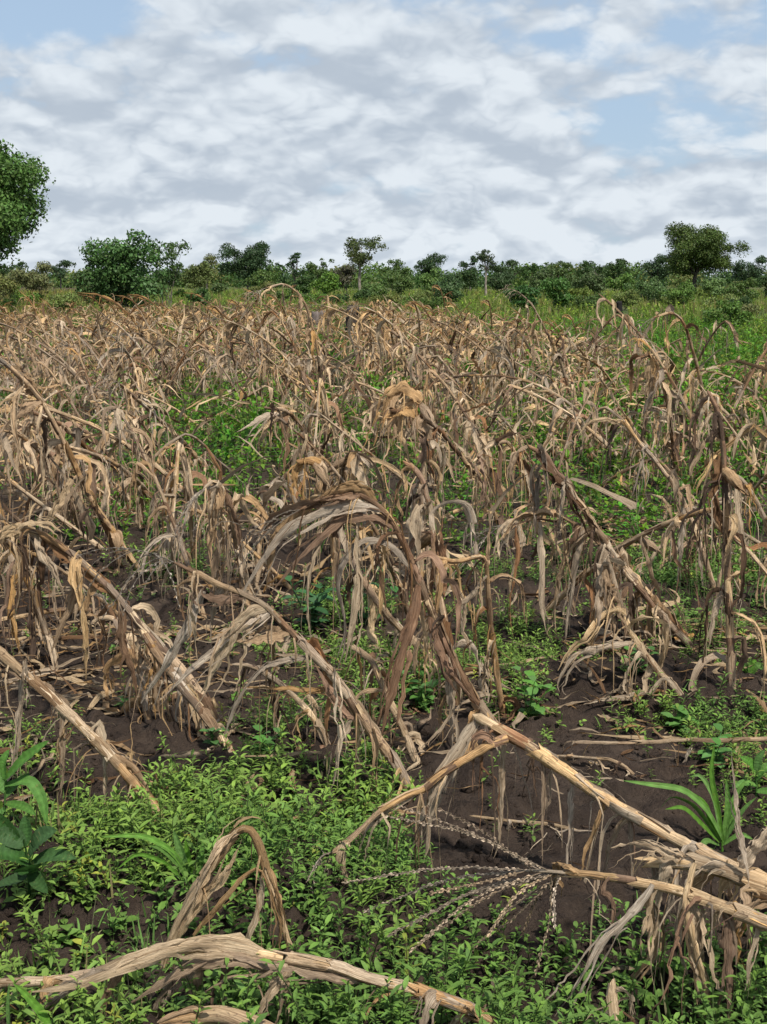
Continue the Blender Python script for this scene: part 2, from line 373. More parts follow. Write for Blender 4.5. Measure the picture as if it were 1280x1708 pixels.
def tassel_branch(mb, rng, pts, r, tint, spk=True, sp=.0075, size=.007):
    p, L = resample(pts, n=max(5, int(L_(pts)/.03)), smooth_=1)
    tube(mb, p, np.linspace(r, r*.4, len(p)), 3, tint, rng.uniform(0, 9))
    if not spk: return
    n = int(L/sp)
    if n < 3: return
    s = np.linspace(.06, 1, n); q = np.stack([np.interp(s, np.linspace(0, 1, len(p)), p[:, k]) for k in range(3)], 1)
    t, nn, bb = frames(q)
    th = rng.uniform(0, 6.28)+np.arange(n)*2.4
    o = nn*np.cos(th)[:, None]+bb*np.sin(th)[:, None]; d = t*.9+o*.30; sd = np.cross(d, o); z = size*rng.uniform(.5, 1.5, (n, 1))
    a = q; b = q+d*z*.5+sd*z*.16+o*z*.1; c = q+d*z*1.15; e = q+d*z*.5-sd*z*.16+o*z*.1
    a2, b2, c2, e2 = a, q+d*z*.5+o*z*.35, c, q+d*z*.5-o*z*.12
    V = np.stack([a, b, c, e, a2, b2, c2, e2], 1).reshape(-1, 3); F = np.arange(n*8).reshape(-1, 4)
    tt = np.repeat(np.asarray(tint)[None, :]*rng.uniform(.4, 1.3, (n, 1)), 8, axis=0)
    mb.add(V, F, np.clip(tt, 0, .8), np.zeros((n*8, 3))+rng.uniform(0, 9))
def L_(pts):
    p = np.asarray(pts, float); return float(np.linalg.norm(np.diff(p, axis=0), axis=1).sum())
def tassel(rng, start, d, L=.28, nb=9, spk=True, droop=.2, r=.002, zmin=.01, size=.009, sp=.012, tint=None):
    mb = MB(); tint = np.array((.34, .29, .23))*rng.uniform(.8, 1.15) if tint is None else tint
    d = unit(d); main = gpath(rng, start, d, L, 8, droop*.5, .08, -1, zmin)
    tassel_branch(mb, rng, main, r*1.3, tint, spk, sp, size)
    for k in range(nb):
        f = k/nb*.55; i = f*7; p0 = main[int(i)]*(1-(i % 1))+main[int(i)+1]*(i % 1)
        o = unit(np.cross(d, rng.normal(0, 1, 3)))
        b = gpath(rng, p0, d*.9+o*rng.uniform(.3, .9), L*rng.uniform(.5, .95), 8, droop, .10, -1, zmin)
        tassel_branch(mb, rng, b, r, tint*rng.uniform(.8, 1.2), spk, sp, size)
    return mb
def husk(rng, start, d, L=.17, r=.026, tint=None):
    """a dry ear in its husk: overlapping papery sheets with a frayed tip"""
    mb = MB(); tint = np.array(PAL['tan']) if tint is None else np.asarray(tint)
    d = unit(d); n0 = unit(np.cross(d, (.2, .9, .3)))
    b0 = np.cross(d, n0)
    for k in range(5):
        th = k*1.35+rng.uniform(0, .6); nrm = n0*math.cos(th)+b0*math.sin(th)
        n = 9; s = np.linspace(0, 1, n)
        prof = r*(np.sin(np.clip(s*1.15+.12, 0, 1)*math.pi)**.6*.9+.12)
        LL = L*rng.uniform(.85, 1.25); pp = np.asarray(start)+d*(s*LL)[:, None]+nrm*(prof*.15)[:, None]+rng.normal(0, .002, (n, 3))
        a = np.linspace(-1, 1, 5); ph = 1.25-.3*s
        tt, N2, B2 = frames(pp, nrm)
        V = pp[:, None, :]+B2[:, None, :]*(prof[:, None]*np.sin(a*ph[:, None]))[..., None]+N2[:, None, :]*(prof[:, None]*np.cos(a*ph[:, None])+rng.normal(0, .0014, (n, 5)))[..., None]
        u = np.zeros((n, 5, 3)); u[..., 0] = a*1.2; u[..., 1] = s[:, None]*2; u[..., 2] = rng.uniform(0, 50)
        mb.add(V.reshape(-1, 3), quads(n, 5), tint*rng.uniform(.8, 1.15), u.reshape(-1, 3))
    return mb
# ---- one maize plant as a list of (part name, mesh builder, material)
def maize_parts(rng, path, r0=.013, r1=.006, nleaf=11, zmin=.012, Ls=(.35, .75), ws=(.020, .036), nu=5, seg=16, tas=True, ear=None,
                s0=.12, s1=.97, spk=True, tint=None, leafk=1.0, tasL=.28, hang=None, stepk=.03, sides=7, shredp=.45, fr=0, wrap=0, strands=0):
    tint = pick(rng) if tint is None else np.asarray(tint)
    sm, p, L = stalk_mesh(rng, path, r0, r1, tint, sides, step=stepk)
    parts = [('stalk', sm, 'stalk')]; n = len(p)
    for k in range(nleaf):
        s = s0+(s1-s0)*(k+rng.uniform(-.3, .3))/max(1, nleaf-1); s = min(max(s, .03), .97)
        i1 = int(s*(n-1)); i0 = max(0, i1-max(2, int(.10/(L/n)))); i1 = max(i1, i0+1)
        ax = p[i0:i1+1]
        if len(ax) > 4: ax = ax[np.linspace(0, len(ax)-1, 4).astype(int)]
        td = unit(ax[-1]-ax[0]); o = rng.normal(0, 1, 3)*(1, 1, .4); o = unit(o-td*np.dot(o, td))
        r = r0+(r1-r0)*s
        LL = rng.uniform(*Ls)*leafk*(1.0 if s < .85 else .8)
        lf = dry_leaf(rng, ax, r, o, LL, rng.uniform(*ws), None, nu, seg, hang, rng.random() < shredp, zmin=zmin, fr=fr)
        parts.append(('leaf', lf, 'dry'))
    s_ = .02
    while wrap and s_ < .9:                       # old sheaths, split and peeling off the stalk
        i0 = int(s_*(n-1)); i1 = min(n-1, i0+max(4, int(rng.uniform(.11, .2)/(L/n))))
        if i1-i0 < 4: break
        if rng.random() < .3: s_ += .12; continue
        r = (r0+(r1-r0)*s_); nrm = unit(rng.normal(0, 1, 3)+np.array((0, -.6, .6))); q = p[i0:i1+1]; k = len(q)
        t_, n_, b_ = frames(q, nrm); g = np.linspace(0, 1, k); nu_ = 7; ph = rng.uniform(1.5, 2.6)*(1-.35*g*rng.random()); a_ = np.linspace(-1, 1, nu_)
        rr = r*(1.12+.35*g**2*rng.uniform(0, 1.6))[:, None]*(1+rng.normal(0, .055, (k, nu_))); th = ph[:, None]*a_[None]
        V = q[:, None]+b_[:, None]*(rr*np.sin(th))[..., None]+n_[:, None]*(rr*np.cos(th))[..., None]
        V[-1] += t_[-1]*rng.normal(0, .012, (nu_, 1)); V[0] += t_[0]*rng.normal(0, .004, (nu_, 1))
        u = np.zeros((k, nu_, 3)); u[..., 0] = a_; u[..., 1] = g[:, None]*1.4; u[..., 2] = rng.uniform(0, 90); tc_ = np.clip((tint*.45+pick(rng)*.55)*rng.uniform(.75, 1.2), 0, .8)
        mb = MB(); mb.add(V.reshape(-1, 3), quads(k, nu_), tc_, u.reshape(-1, 3))
        for _ in range(rng.integers(0, 3)):
            e = V[-1, rng.integers(0, nu_)]; fp = gpath(rng, e, t_[-1]+rng.normal(0, .5, 3), rng.uniform(.04, .12), 8, .3, .3, -1, zmin); ribbon(mb, rng, fp, rng.uniform(.002, .006), nrm, tc_, 3, 1, 2, .3)
        parts.append(('sheath', mb, 'dry')); s_ += (i1-i0)/n*rng.uniform(.75, 1.25)
    if strands:                                   # fine shreds of old leaf still hanging on
        mb = MB()
        for _ in range(strands):
            i = rng.integers(int(n*.2), n-1); o = rng.normal(0, 1, 3)*(1, 1, .3)
            q = gpath(rng, p[i], o+np.array((0, 0, rng.uniform(-.5, .7))), rng.uniform(.12, .48), 9, rng.uniform(.35, .9), .14, rng.integers(1, 4), zmin)
            ribbon(mb, rng, q, rng.uniform(.0014, .0042)*(1 if sides > 6 else 1.5), (0, -1, .3), pick(rng)*1.1, 2 if sides < 9 else 3, .5, 2.0, .35, base_w=.8)
        parts.append(('leaf_shreds', mb, 'dry'))
    d = unit(p[-1]-p[-3])
    if tas: parts.append(('tassel', tassel(rng, p[-1], d, tasL, rng.integers(6, 11), spk, zmin=zmin), 'stalk'))
    if ear is not None:
        i = int(ear*(n-1)); o = rng.normal(0, 1, 3)*(1, 1, .2)
        parts.append(('ear', husk(rng, p[i], unit(o)+np.array((0, 0, -.7)), rng.uniform(.13, .18), rng.uniform(.018, .026)), 'dry'))
    return parts
def merged(parts):
    mb = MB()
    for _, m_, _m in parts: mb.add(*m_.arrays())
    return mb
# ------------------------------------------------------------------ the setting: ground
rngG = np.random.default_rng(5)
def axis_grid(lo, hi, step, end_lo, end_hi, g=1.13):
    a = list(np.arange(lo, hi, step)); s = step
    while a[-1] < end_hi: s *= g; a.append(a[-1]+s)
    s = step
    while a[0] > end_lo: s *= g; a.insert(0, a[0]-s)
    return np.array(a)
gx = axis_grid(-2.3, 2.3, .021, -6000, 6000); gy = axis_grid(2.2, 7.6, .021, -400, 9000, 1.06)
X, Y = np.meshgrid(gx, gy); Z = hgt(X, Y)+hgt_fine(X, Y)
gv = np.stack([X, Y, Z], -1).reshape(-1, 3)
ground = link_mesh('ground', gv, quads(len(gy), len(gx)), np.full((len(gv), 3), .05), gv*0, M['soil'])
tag(ground, 'dark brown cloddy soil of the field floor running out to green pasture', None, None, 'structure')
# ------------------------------------------------------------------ where things grow (densities on the ground, read off the photograph)
BX = [-600, -200, 0, 300, 600, 800, 900, 1000, 1150, 1300, 1500, 2000]; BY = [40, 42, 42, 48, 50, 42, 32, 26, 20, 17, 15, 13]
def ymax(px): return np.interp(px, BX, BY)
POS = [(230, 1500, 430, 130, 1.5), (0, 1560, 200, 220, 1.2), (640, 1700, 1000, 95, 1.5), (440, 1350, 190, 55, 1.3), (1230, 1660, 160, 120, .9),
       (1220, 1320, 110, 70, .75), (1120, 900, 210, 120, 1.1), (1010, 790, 190, 60, 1.0), (400, 760, 120, 55, 1.2), (250, 880, 120, 80, 1.1),
       (900, 1090, 120, 55, .5), (560, 1040, 90, 60, .8), (700, 1160, 80, 50, .65), (870, 1175, 60, 45, .9), (1120, 1200, 170, 32, .75), (1080, 720, 170, 60, .9),
       (1240, 820, 120, 150, .8), (620, 1380, 60, 160, .7), (420, 1240, 130, 40, .5), (160, 1150, 90, 50, .25), (760, 920, 60, 90, .6), (480, 1200, 120, 60, .35), (60, 1260, 70, 60, .7)]
NEG = [(110, 1170, 190, 95, .75), (960, 1350, 190, 85, 1.3), (800, 1500, 170, 50, .7), (340, 1270, 130, 40, .5), (980, 1140, 150, 45, .6), (180, 1310, 90, 45, .6), (60, 1000, 120, 60, .3)]
def weed_density(x, y):
    px, py = to_px(x, y); d = np.full(np.shape(px), .20)
    for cx_, cy_, rx, ry, w in POS: d = d+w*np.exp(-(((px-cx_)/rx)**2+((py-cy_)/ry)**2))
    for cx_, cy_, rx, ry, w in NEG: d = d-w*np.exp(-(((px-cx_)/rx)**2+((py-cy_)/ry)**2))
    return d
def maize_allowed(px, py):
    bad = 0
    for cx_, cy_, rx, ry, w in [(400, 810, 90, 50, 1.1), (250, 910, 90, 55, 1.1), (1120, 940, 150, 70, 1.1), (1040, 830, 130, 55, 1.0), (1240, 980, 90, 70, 1), (700, 770, 50, 25, .6), (540, 690, 70, 18, .6), (860, 660, 80, 16, .6), (220, 640, 60, 12, .5), (587, 600, 19, 60, 1.5), (532, 585, 14, 30, 1.0)]:
        bad = bad+w*np.exp(-(((px-cx_)/rx)**2+((py-cy_)/ry)**2))
    return 1-np.minimum(bad, 1)*.95
# ------------------------------------------------------------------ template scattering (one joined mesh)
def scatter(name, temps, pos, scl, rotz, tilt, m, tintmul=None, label=None, kind='stuff', seed=1, parent=None, which=None):
    rng = np.random.default_rng(seed); which = rng.integers(0, len(temps), len(pos)) if which is None else which; V, F, T, U = [], [], [], []; base = 0
    az = rng.uniform(0, 2*math.pi, len(pos))
    for k, (tv, tf, tt, tu) in enumerate(temps):
        idx = np.where(which == k)[0]
        if not len(idx): continue
        c, s = np.cos(rotz[idx]), np.sin(rotz[idx]); ct, st = np.cos(tilt[idx]), np.sin(tilt[idx])
        v = tv[None]*scl[idx][:, None, None]
        x = v[..., 0]; y = v[..., 1]*ct[:, None]-v[..., 2]*st[:, None]; z = v[..., 1]*st[:, None]+v[..., 2]*ct[:, None]
        x2 = x*c[:, None]-y*s[:, None]; y2 = x*s[:, None]+y*c[:, None]
        V.append((np.stack([x2, y2, z], -1)+pos[idx][:, None, :]).reshape(-1, 3))
        F.append((tf[None]+(np.arange(len(idx))*len(tv))[:, None, None]).reshape(-1, 4)+base); base += len(idx)*len(tv)
        tm = np.ones((len(idx), 3)) if tintmul is None else tintmul[idx]
        T.append((tt[None]*tm[:, None, :]).reshape(-1, 3)); U.append(np.tile(tu, (len(idx), 1)))
    o = link_mesh(name, np.concatenate(V), np.concatenate(F), np.clip(np.concatenate(T), 0, .9), np.concatenate(U), m, parent)
    return tag(o, label, None, None, kind)
# green leaves and sprigs
def green_leaf(mb, start, d, L, w, tint, nrm=(0, 0, 1), ns=4, fold=.25, bend=.6, rng=None, nu=3):
    s = np.linspace(0, 1, ns); d = unit(d); p = np.asarray(start)+d*(s*L)[:, None]; p[:, 2] -= bend*L*s**2*.5
    t, n, b = frames(p, nrm); W = w*np.sin(np.clip(s*.90+.08, 0, 1)*math.pi)**.75; W[-1] = w*.04; W[0] = w*.12
    a = np.linspace(-1, 1, nu)
    V = p[:, None, :]+b[:, None, :]*(W[:, None]*a)[..., None]+n[:, None, :]*(fold*W[:, None]*np.abs(a))[..., None]
    u = np.zeros((ns, nu, 3)); u[..., 0] = a; u[..., 1] = s[:, None]; u[..., 2] = 3.1
    mb.add(V.reshape(-1, 3), quads(ns, nu), np.clip(np.asarray(tint), 0, 1), u.reshape(-1, 3))
def sprig(seed, lo=False, h=(.05, .12), Ls=(.024, .050), pairs=(4, 7), wr=.165):
    rng = np.random.default_rng(seed); mb = MB(); H = rng.uniform(*h)
    top = np.array((rng.normal(0, .3)*H, rng.normal(0, .3)*H, H)); st = np.array([(0, 0, -.01), top*.5+np.array((0, 0, .005)), top])
    tube(mb, st, np.array((.0016, .0013, .0009)), 3, (.10, .13, .04))
    npair = rng.integers(*pairs); th0 = rng.uniform(0, 6.28)
    for k in range(npair):
        f = .2+.8*(k+.5)/npair; c = top*f; th = th0+k*1.57+rng.normal(0, .25)
        for q in (0, math.pi):
            L = rng.uniform(*Ls)*(1.15-.4*f); el = rng.uniform(.1, 1.1)*(.5+f*.8)
            d = (math.cos(th+q)*math.cos(el), math.sin(th+q)*math.cos(el), math.sin(el))
            g = np.array((.150, .262, .040))*rng.uniform(.72, 1.2)*(1, 1, rng.uniform(.7, 1.3))
            if f > .75: g = g*np.array((1.25, 1.15, 1.0))
            green_leaf(mb, c, d, L, L*wr*rng.uniform(.8, 1.2), g, (0, 0, 1), 3 if lo else 4, .3, rng.uniform(.2, .9))
    return mb.arrays()
def blade_tuft(seed, nb=9, h=(.08, .22), w=.004, spread=.5, ns=5, col=(.10, .20, .04), dry=.0):
    rng = np.random.default_rng(seed); mb = MB()
    for k in range(nb):
        th = rng.uniform(0, 6.28); H = rng.uniform(*h); el = math.pi/2-abs(rng.normal(0, spread)); d = np.array((math.cos(th)*math.cos(el), math.sin(th)*math.cos(el), math.sin(el)))
        c = np.array(col)*rng.uniform(.7, 1.25)
        if rng.random() < dry: c = np.array((.34, .28, .15))*rng.uniform(.7, 1.1)
        s = np.linspace(0, 1, ns); p = np.array((rng.normal(0, .012), rng.normal(0, .012), -.01))+d*(s*H)[:, None]; p[:, 2] -= .45*H*s**2.2*rng.uniform(.2, 1.2)
        t, n, b = frames(p, (-d[0], -d[1], .8)); W = w*(1-s**1.8)+.0003
        V = p[:, None, :]+b[:, None, :]*(W[:, None]*np.array((-1, 1)))[..., None]
        u = np.zeros((ns, 2, 3)); u[..., 0] = (-1, 1); u[..., 1] = s[:, None]*2
        mb.add(V.reshape(-1, 3), quads(ns, 2), c, u.reshape(-1, 3))
    return mb.arrays()
def cand(rng, n, y0, y1, margin=300, extra=0.0):
    """random points in the wedge the camera sees, uniform over the ground"""
    y = np.sqrt(rng.uniform(y0*y0, y1*y1, n)); hw = (640+margin)/FPX
    x = rng.uniform(-1, 1, n)*(hw*y*1.01+extra); return x, y
rng = np.random.default_rng(11)
# near cover of low weeds
x, y = cand(rng, 30000, 2.3, 7.5, 260, .5)
d = weed_density(x, y); patch = fbm(x*2.2, y*2.2, 40, 3)
keep = rng.random(len(x)) < np.clip((d+(patch-.5)*1.3-.18)*1.15, .022, 1)*.85
x, y = x[keep], y[keep]; pos = np.stack([x, y, hgt(x, y)+.004], 1); n = len(x)
dd = np.clip(d[keep], .2, 1.5)
sp_n = fbm(x*1.3, y*1.3, 57, 2)[:, None]; tm = np.stack([.8+.4*rng.random(n)]*3, 1)*np.where(sp_n > .55, np.array([[.72, .80, .85]]), np.array([[1.0, .97, .9]]))*np.where(rng.random((n, 1)) < .02, np.array([[1.7, 1.1, .8]]), 1.0)
near_t = [sprig(s) for s in range(10)]+[sprig(50+s, False, (.02, .05), (.014, .026), (2, 4), .3) for s in range(4)]+[blade_tuft(60+s, 5, (.05, .15), .0026, .6, 5, (.14, .25, .045), .12) for s in range(3)]+[sprig(70+s, False, (.03, .07), (.03, .05), (2, 4), .36) for s in range(2)]+[sprig(80+s, False, (.08, .16), (.02, .055), (6, 9), .13) for s in range(4)]
q_ = fbm(x*1.7+4, y*1.7, 58, 2)+rng.normal(0, .07, n); rr_ = rng.random(n)
wh = np.where(q_ < .44, rng.integers(19, 23, n), np.where(q_ < .60, rng.integers(0, 10, n), np.where(rr_ < .35, rng.integers(14, 17, n), np.where(rr_ < .6, rng.integers(17, 19, n), rng.integers(10, 14, n)))))
wh = np.where(rng.random(n) < .12, rng.integers(0, len(near_t), n), wh)
scatter('ground_cover', near_t, pos, rng.uniform(.5, 1.1, n)**1.2*(.68+.30*dd), rng.uniform(0, 6.28, n), rng.normal(0, .18, n), M['weed'], tm,
        'low bright green weeds with small pointed leaves carpeting the dark soil', seed=3, which=wh)
# weeds between the rows, further off
x, y = cand(rng, 60000, 7.5, 48, 260)
d = weed_density(x, y); patch = fbm(x*.9, y*.9, 44, 3)
keep = rng.random(len(x)) < np.clip((d+(patch-.5)*1.8+.06)*1.4, 0, 1)*np.clip(22/y, .35, 1)
x, y, d2 = x[keep], y[keep], d[keep]; n = len(x); pos = np.stack([x, y, hgt(x, y)], 1)
far_t = [sprig(100+s, True, (.10, .26), (.04, .075), (4, 6), .24) for s in range(8)]+[blade_tuft(130+s, 7, (.12, .3), .006) for s in range(2)]
scatter('row_weeds', far_t, pos, rng.uniform(.7, 1.35, n)*(.80+.3*np.clip(d2, 0, 1.4))*np.clip(y/11, .75, 1.7), rng.uniform(0, 6.28, n), rng.normal(0, .2, n), M['weed'],
        np.stack([.66*(.7+.6*rng.random(n)), .72*(.75+.5*rng.random(n)), .9+0*x], 1), 'green weeds showing in patches between the rows of dead maize', seed=4)
# ------------------------------------------------------------------ litter of shed leaves
def litter_piece(seed, kind=0):
    rng = np.random.default_rng(seed); mb = MB(); L = rng.uniform(.12, .45)
    p = [np.array((0., 0., .01))]; d = unit((rng.normal(), rng.normal(), rng.uniform(.0, .5)*(1+kind)))
    n = 8
    for i in range(n-1):
        d = unit(d+rng.normal(0, .28, 3)*(1, 1, .7)+np.array((0, 0, -.12))); q = p[-1]+d*L/(n-1); q[2] = max(q[2], .004); p.append(q)
    ribbon(mb, rng, np.array(p), rng.uniform(.006, .020), (0, 0, 1), pick(rng)*(.85 if kind else .75), 3, rng.uniform(.4, 1.9), 2, .25)
    return mb.arrays()
lit_t = [litter_piece(200+s) for s in range(16)]
x, y = cand(rng, 9500, 2.4, 9, 260, .3); dn = weed_density(x, y)
clump = fbm(x*1.6, y*1.6, 61, 3)
keep = rng.random(len(x)) < np.clip((clump-.42)*3.0, .04, 1)*np.clip((y-2.2)/2.6, .35, 1)*1.0
x, y = x[keep], y[keep]; n = len(x)
scatter('leaf_litter', lit_t, np.stack([x, y, hgt(x, y)+.012+.05*rng.random(n)**4], 1), rng.uniform(.25, 1.0, n), rng.uniform(0, 6.28, n), rng.normal(0, .1, n), M['dry'], None,
        'shed strips of dry maize leaf lying on the dark soil', seed=5)
lit2 = [litter_piece(240+s, 1) for s in range(16)]
x, y = cand(rng, 30000, 6.5, 48, 260); px, py = to_px(x, y)
clump = fbm(x*.9, y*.9, 63, 3)
keep = (y < ymax(px)) & (rng.random(len(x)) < np.clip((clump-.30)*2.4, .1, 1)*np.clip(14/y, .3, 1)*maize_allowed(px, py))
x, y = x[keep], y[keep]; n = len(x)
scatter('row_litter', lit2, np.stack([x, y, hgt(x, y)+.01+rng.random(n)**1.5*.42], 1), rng.uniform(.8, 1.9, n)*np.clip(y/14, 1, 1.8), rng.uniform(0, 6.28, n), rng.normal(0, .6, n), M['dry'], None,
        'tangle of broken maize leaves caught between the far rows', seed=6)
# small twigs and stones of soil in the near field
def clod(seed):
    rng = np.random.default_rng(seed); mb = MB(); a = np.linspace(-1, 1, 4); V = []
    th = np.linspace(0, 2*math.pi, 7, endpoint=False)
    for z, r in ((-.5, .7), (0, 1), (.55, .75), (.8, .15)):
        V.append(np.stack([np.cos(th)*r, np.sin(th)*r, np.full(7, z)], 1)*(1+rng.normal(0, .16, (7, 1))))
    mb.add(np.concatenate(V)*.01, quads(4, 7, True), (.055, .04, .034), np.zeros((28, 3))); return mb.arrays()
x, y = cand(rng, 16000, 2.4, 8.0, 200); keep = rng.random(len(x)) < np.clip(fbm(x*3, y*3, 91)-.2, 0, .7); x, y = x[keep], y[keep]; n = len(x)
scatter('soil_clods', [clod(s) for s in range(6)], np.stack([x, y, hgt(x, y)+hgt_fine(x, y)], 1), rng.gamma(1.2, .5, n)+.18, rng.uniform(0, 6.28, n), rng.normal(0, .5, n), M['soil'], None,
        'small crumbs and clods of dark soil on the field floor', seed=7)
# ------------------------------------------------------------------ grassland beyond the plot
gt = [blade_tuft(300+s, 9, (.35, .95), .022, .42, 4, (.13, .20, .045), .08) for s in range(5)]+[blade_tuft(310+s, 9, (.4, 1.0), .022, .4, 4, (.20, .225, .075), .2) for s in range(3)] \
    +[sprig(320+s, True, (.3, .7), (.13, .24), (4, 7), .25) for s in range(4)]
x, y = cand(rng, 60000, 15, 150, 200); px, py = to_px(x, y)
keep = (y > ymax(px)-1.0+2*vnoise(x*.7, y*.7, 3)) & (rng.random(len(x)) < np.clip(60/y, .25, 1)*.55)
keep &= ~((np.abs(px-1033) < 16) & (py > 512) & (py < 545))
x, y = x[keep], y[keep]; n = len(x); pn = fbm(x*.12, y*.12, 70, 3)
lf = np.clip((250-px[keep])/350, 0, 1)[:, None]; tm = np.stack([.55+.95*pn, .7+.45*pn, .75+.5*pn], 1)*(.75+.4*rng.random((n, 1)))*(1+lf*np.array((.25, -.12, .1)))
scatter('grass', gt, np.stack([x, y, hgt(x, y)-.02], 1), rng.uniform(.35, .85, n)*np.clip(.5+y/100, .6, 1.25)*(.7+.6*pn), rng.uniform(0, 6.28, n), rng.normal(0, .12, n), M['weed'], tm,
        'rough green grass and herbs covering the open land beyond the maize', seed=8)

# ------------------------------------------------------------------ trees and bushes beyond the field
def crown(mb, rng, c, rad, n, ls, col, var=.25, squash=.8, shell=.5):
    dr = rng.normal(0, 1, (n, 3)); dr /= np.linalg.norm(dr, axis=1, keepdims=True)
    dr[:, 2] = np.where((dr[:, 2] < -.3) & (rng.random(n) < .6), -dr[:, 2], dr[:, 2])
    rr = rad*(shell+(1-shell)*rng.random(n)**.8)*(1+.22*vnoise(dr[:, 0]*3+c[0]*5+20, dr[:, 2]*3+dr[:, 1]*2+20, 4))
    p = np.asarray(c)+dr*rr[:, None]*(1, 1, squash)
    nr = dr*.7+rng.normal(0, .55, (n, 3)); nr /= np.linalg.norm(nr, axis=1, keepdims=True)
    a = np.cross(nr, rng.normal(0, 1, (n, 3))); a /= np.maximum(np.linalg.norm(a, axis=1, keepdims=True), 1e-6); b = np.cross(nr, a)
    z = ls*rng.uniform(.6, 1.4, (n, 1))
    V = np.stack([p-a*z*.5, p+b*z*.28-nr*z*.06, p+a*z*.5, p-b*z*.28-nr*z*.06], 1).reshape(-1, 3)
    t = np.repeat(np.asarray(col)[None]*rng.uniform(1-var, 1+var, (n, 1))*(1+rng.normal(0, .06, (n, 3))), 4, axis=0)
    mb.add(V, np.arange(n*4).reshape(-1, 4), np.clip(t, .005, .8), np.repeat(rng.uniform(0, 9, (n, 3)), 4, axis=0))
def tree(name, label, cat, px, top, bot, wpx, Y, col, group=None, seed=0, nb=14, dens=1.0, leafpx=2.5, trunk=True, gap=1.0, var=.25, tr=(.16, .14, .12), base=None, skew=0, brad=.30, tw=.022):
    """top, bot: photograph rows of the crown's top and underside; base row comes from the ground"""
    rng = np.random.default_rng(seed+int(px)*7+1000)
    bx = P(px, 470, Y)[0]; h0 = float(hgt(np.array([bx]), np.array([Y]))[0])
    zt = P(px, top, Y)[2]; zb = max(P(px, bot, Y)[2], h0+.05); W = wpx/FPX*Y/2; H = (zt-zb)/2; zc = (zt+zb)/2
    root = empty(name, (bx, Y, h0), label, cat, group)
    blobs = []
    rb = min(W, H*1.3)*brad*1.15; nl = max(3, nb//3); per = 5
    for k in range(nl):                            # a few boughs, each carrying its own cluster of clumps
        th = k*2.4+rng.uniform(0, 1.2); zz = (1-2*(k+.5)/nl)*.9+rng.uniform(-.12, .12); q = math.sqrt(max(0, 1-zz*zz))*rng.uniform(.45, .95)
        lc = np.array((math.cos(th)*q*(W-rb)+skew*zz*W, math.sin(th)*q*(W-rb), zz*(H-rb*.7)))
        for j in range(per):
            r_ = rb*rng.uniform(.45, 1.15); dv = rng.normal(0, 1, 3); dv /= np.linalg.norm(dv)
            c_ = lc+dv*rb*rng.uniform(.3, 1.45)*(1.15, 1.15, .75)
            c_[2] = min(c_[2], H-r_*.6); c_[2] = max(c_[2], -H+r_*.35)
            blobs.append((np.array((bx, Y, zc))+c_, r_))
    for k in range(max(4, nb//2)):
        r_ = rb*rng.uniform(.8, 1.2); blobs.append((np.array((bx+rng.uniform(-.45, .45)*W, Y+rng.uniform(-.4, .4)*W, zc+rng.uniform(-.7, .45)*H)), r_))
    mb = MB(); ls = leafpx/FPX*Y; A = sum((r/ls)**2 for _, r in blobs)
    for c, r in blobs:
        n = int(np.clip(6.5*math.pi*(r/ls)**2*dens, 40, 5000)); clump = rng.uniform(.88, 1.14)
        crown(mb, rng, c, r, n, ls, np.asarray(col)*clump*1.1, var, .8, .25)
    mb.build('crown', M['tree'], root, (bx, Y, h0))
    tk = MB(); r0 = max(tw*(zt-h0), .03)
    fork = np.array((bx, Y, h0+(zb-h0)*.9+.12*(zt-zb)))
    if trunk:
        tube(tk, resample([(bx+.02*H, Y, h0-.2), (bx-.04*W, Y, (h0+fork[2])/2), fork], n=6)[0], np.linspace(r0*1.3, r0*.85, 6), 8, tr)
        for c, r in blobs[::max(1, len(blobs)//9)]:
            mid = fork*.45+c*.55+np.array((0, 0, -.08*H))
            tube(tk, resample([fork, mid, c+np.array((0, 0, r*.3))], n=6)[0], np.linspace(r0*.55, r0*.10, 6), 5, tr)
    else:
        for c, r in blobs[::max(1, len(blobs)//8)]:
            tube(tk, resample([(bx+rng.normal(0, .12)*W, Y, h0-.1), (bx*.6+c[0]*.4, Y, h0*.6+c[2]*.4), c], n=5)[0], np.linspace(r0*.30, r0*.08, 5), 5, tr)
    tk.build('trunk' if trunk else 'stems', M['bark'], root, (bx, Y, h0))
    return root
DK = (.040, .070, .024); MG = (.066, .100, .032); YG = (.125, .155, .045); BG = (.088, .145, .036); OL = (.125, .130, .052); BL = (.034, .060, .028)
g1 = 'trees along the horizon'; g2 = 'bushes in front of the far trees'
tree('broadleaf_tree', 'large glossy green tree cut off by the left edge, tallest against the sky', 'tree', -45, 206, 438, 285, 55, (.062, .115, .030), g1, 1, 34, 1.0, 6.5, True, var=.45, brad=.25, tw=.03)
tree('leafy_shrub', 'dense dark leafy shrub rising out of the left of the maize', 'shrub', 200, 382, 524, 150, 55, (.056, .122, .030), None, 12, 20, .95, 6.0, False, var=.5, brad=.30)
tree('airy_tree', 'thin airy tree with drooping sprays just right of the dark leafy shrub', 'tree', 276, 394, 496, 92, 72, (.055, .092, .028), g1, 3, 16, .6, 4.5, False, var=.35, brad=.25)
tree('round_tree', 'broad round dark tree on the horizon right of the leafy shrub', 'tree', 415, 405, 470, 98, 140, BL, g1, 4, 18, 1, 3)
tree('narrow_tree', 'small narrow upright dark tree between the broad round tree and the pale trunked tree', 'tree', 492, 414, 470, 36, 140, BL, g1, 5, 9, 1, 3)
tree('round_tree', 'low domed tree just right of the narrow upright dark tree', 'tree', 531, 422, 470, 50, 165, MG, g1, 6, 10, 1, 3)
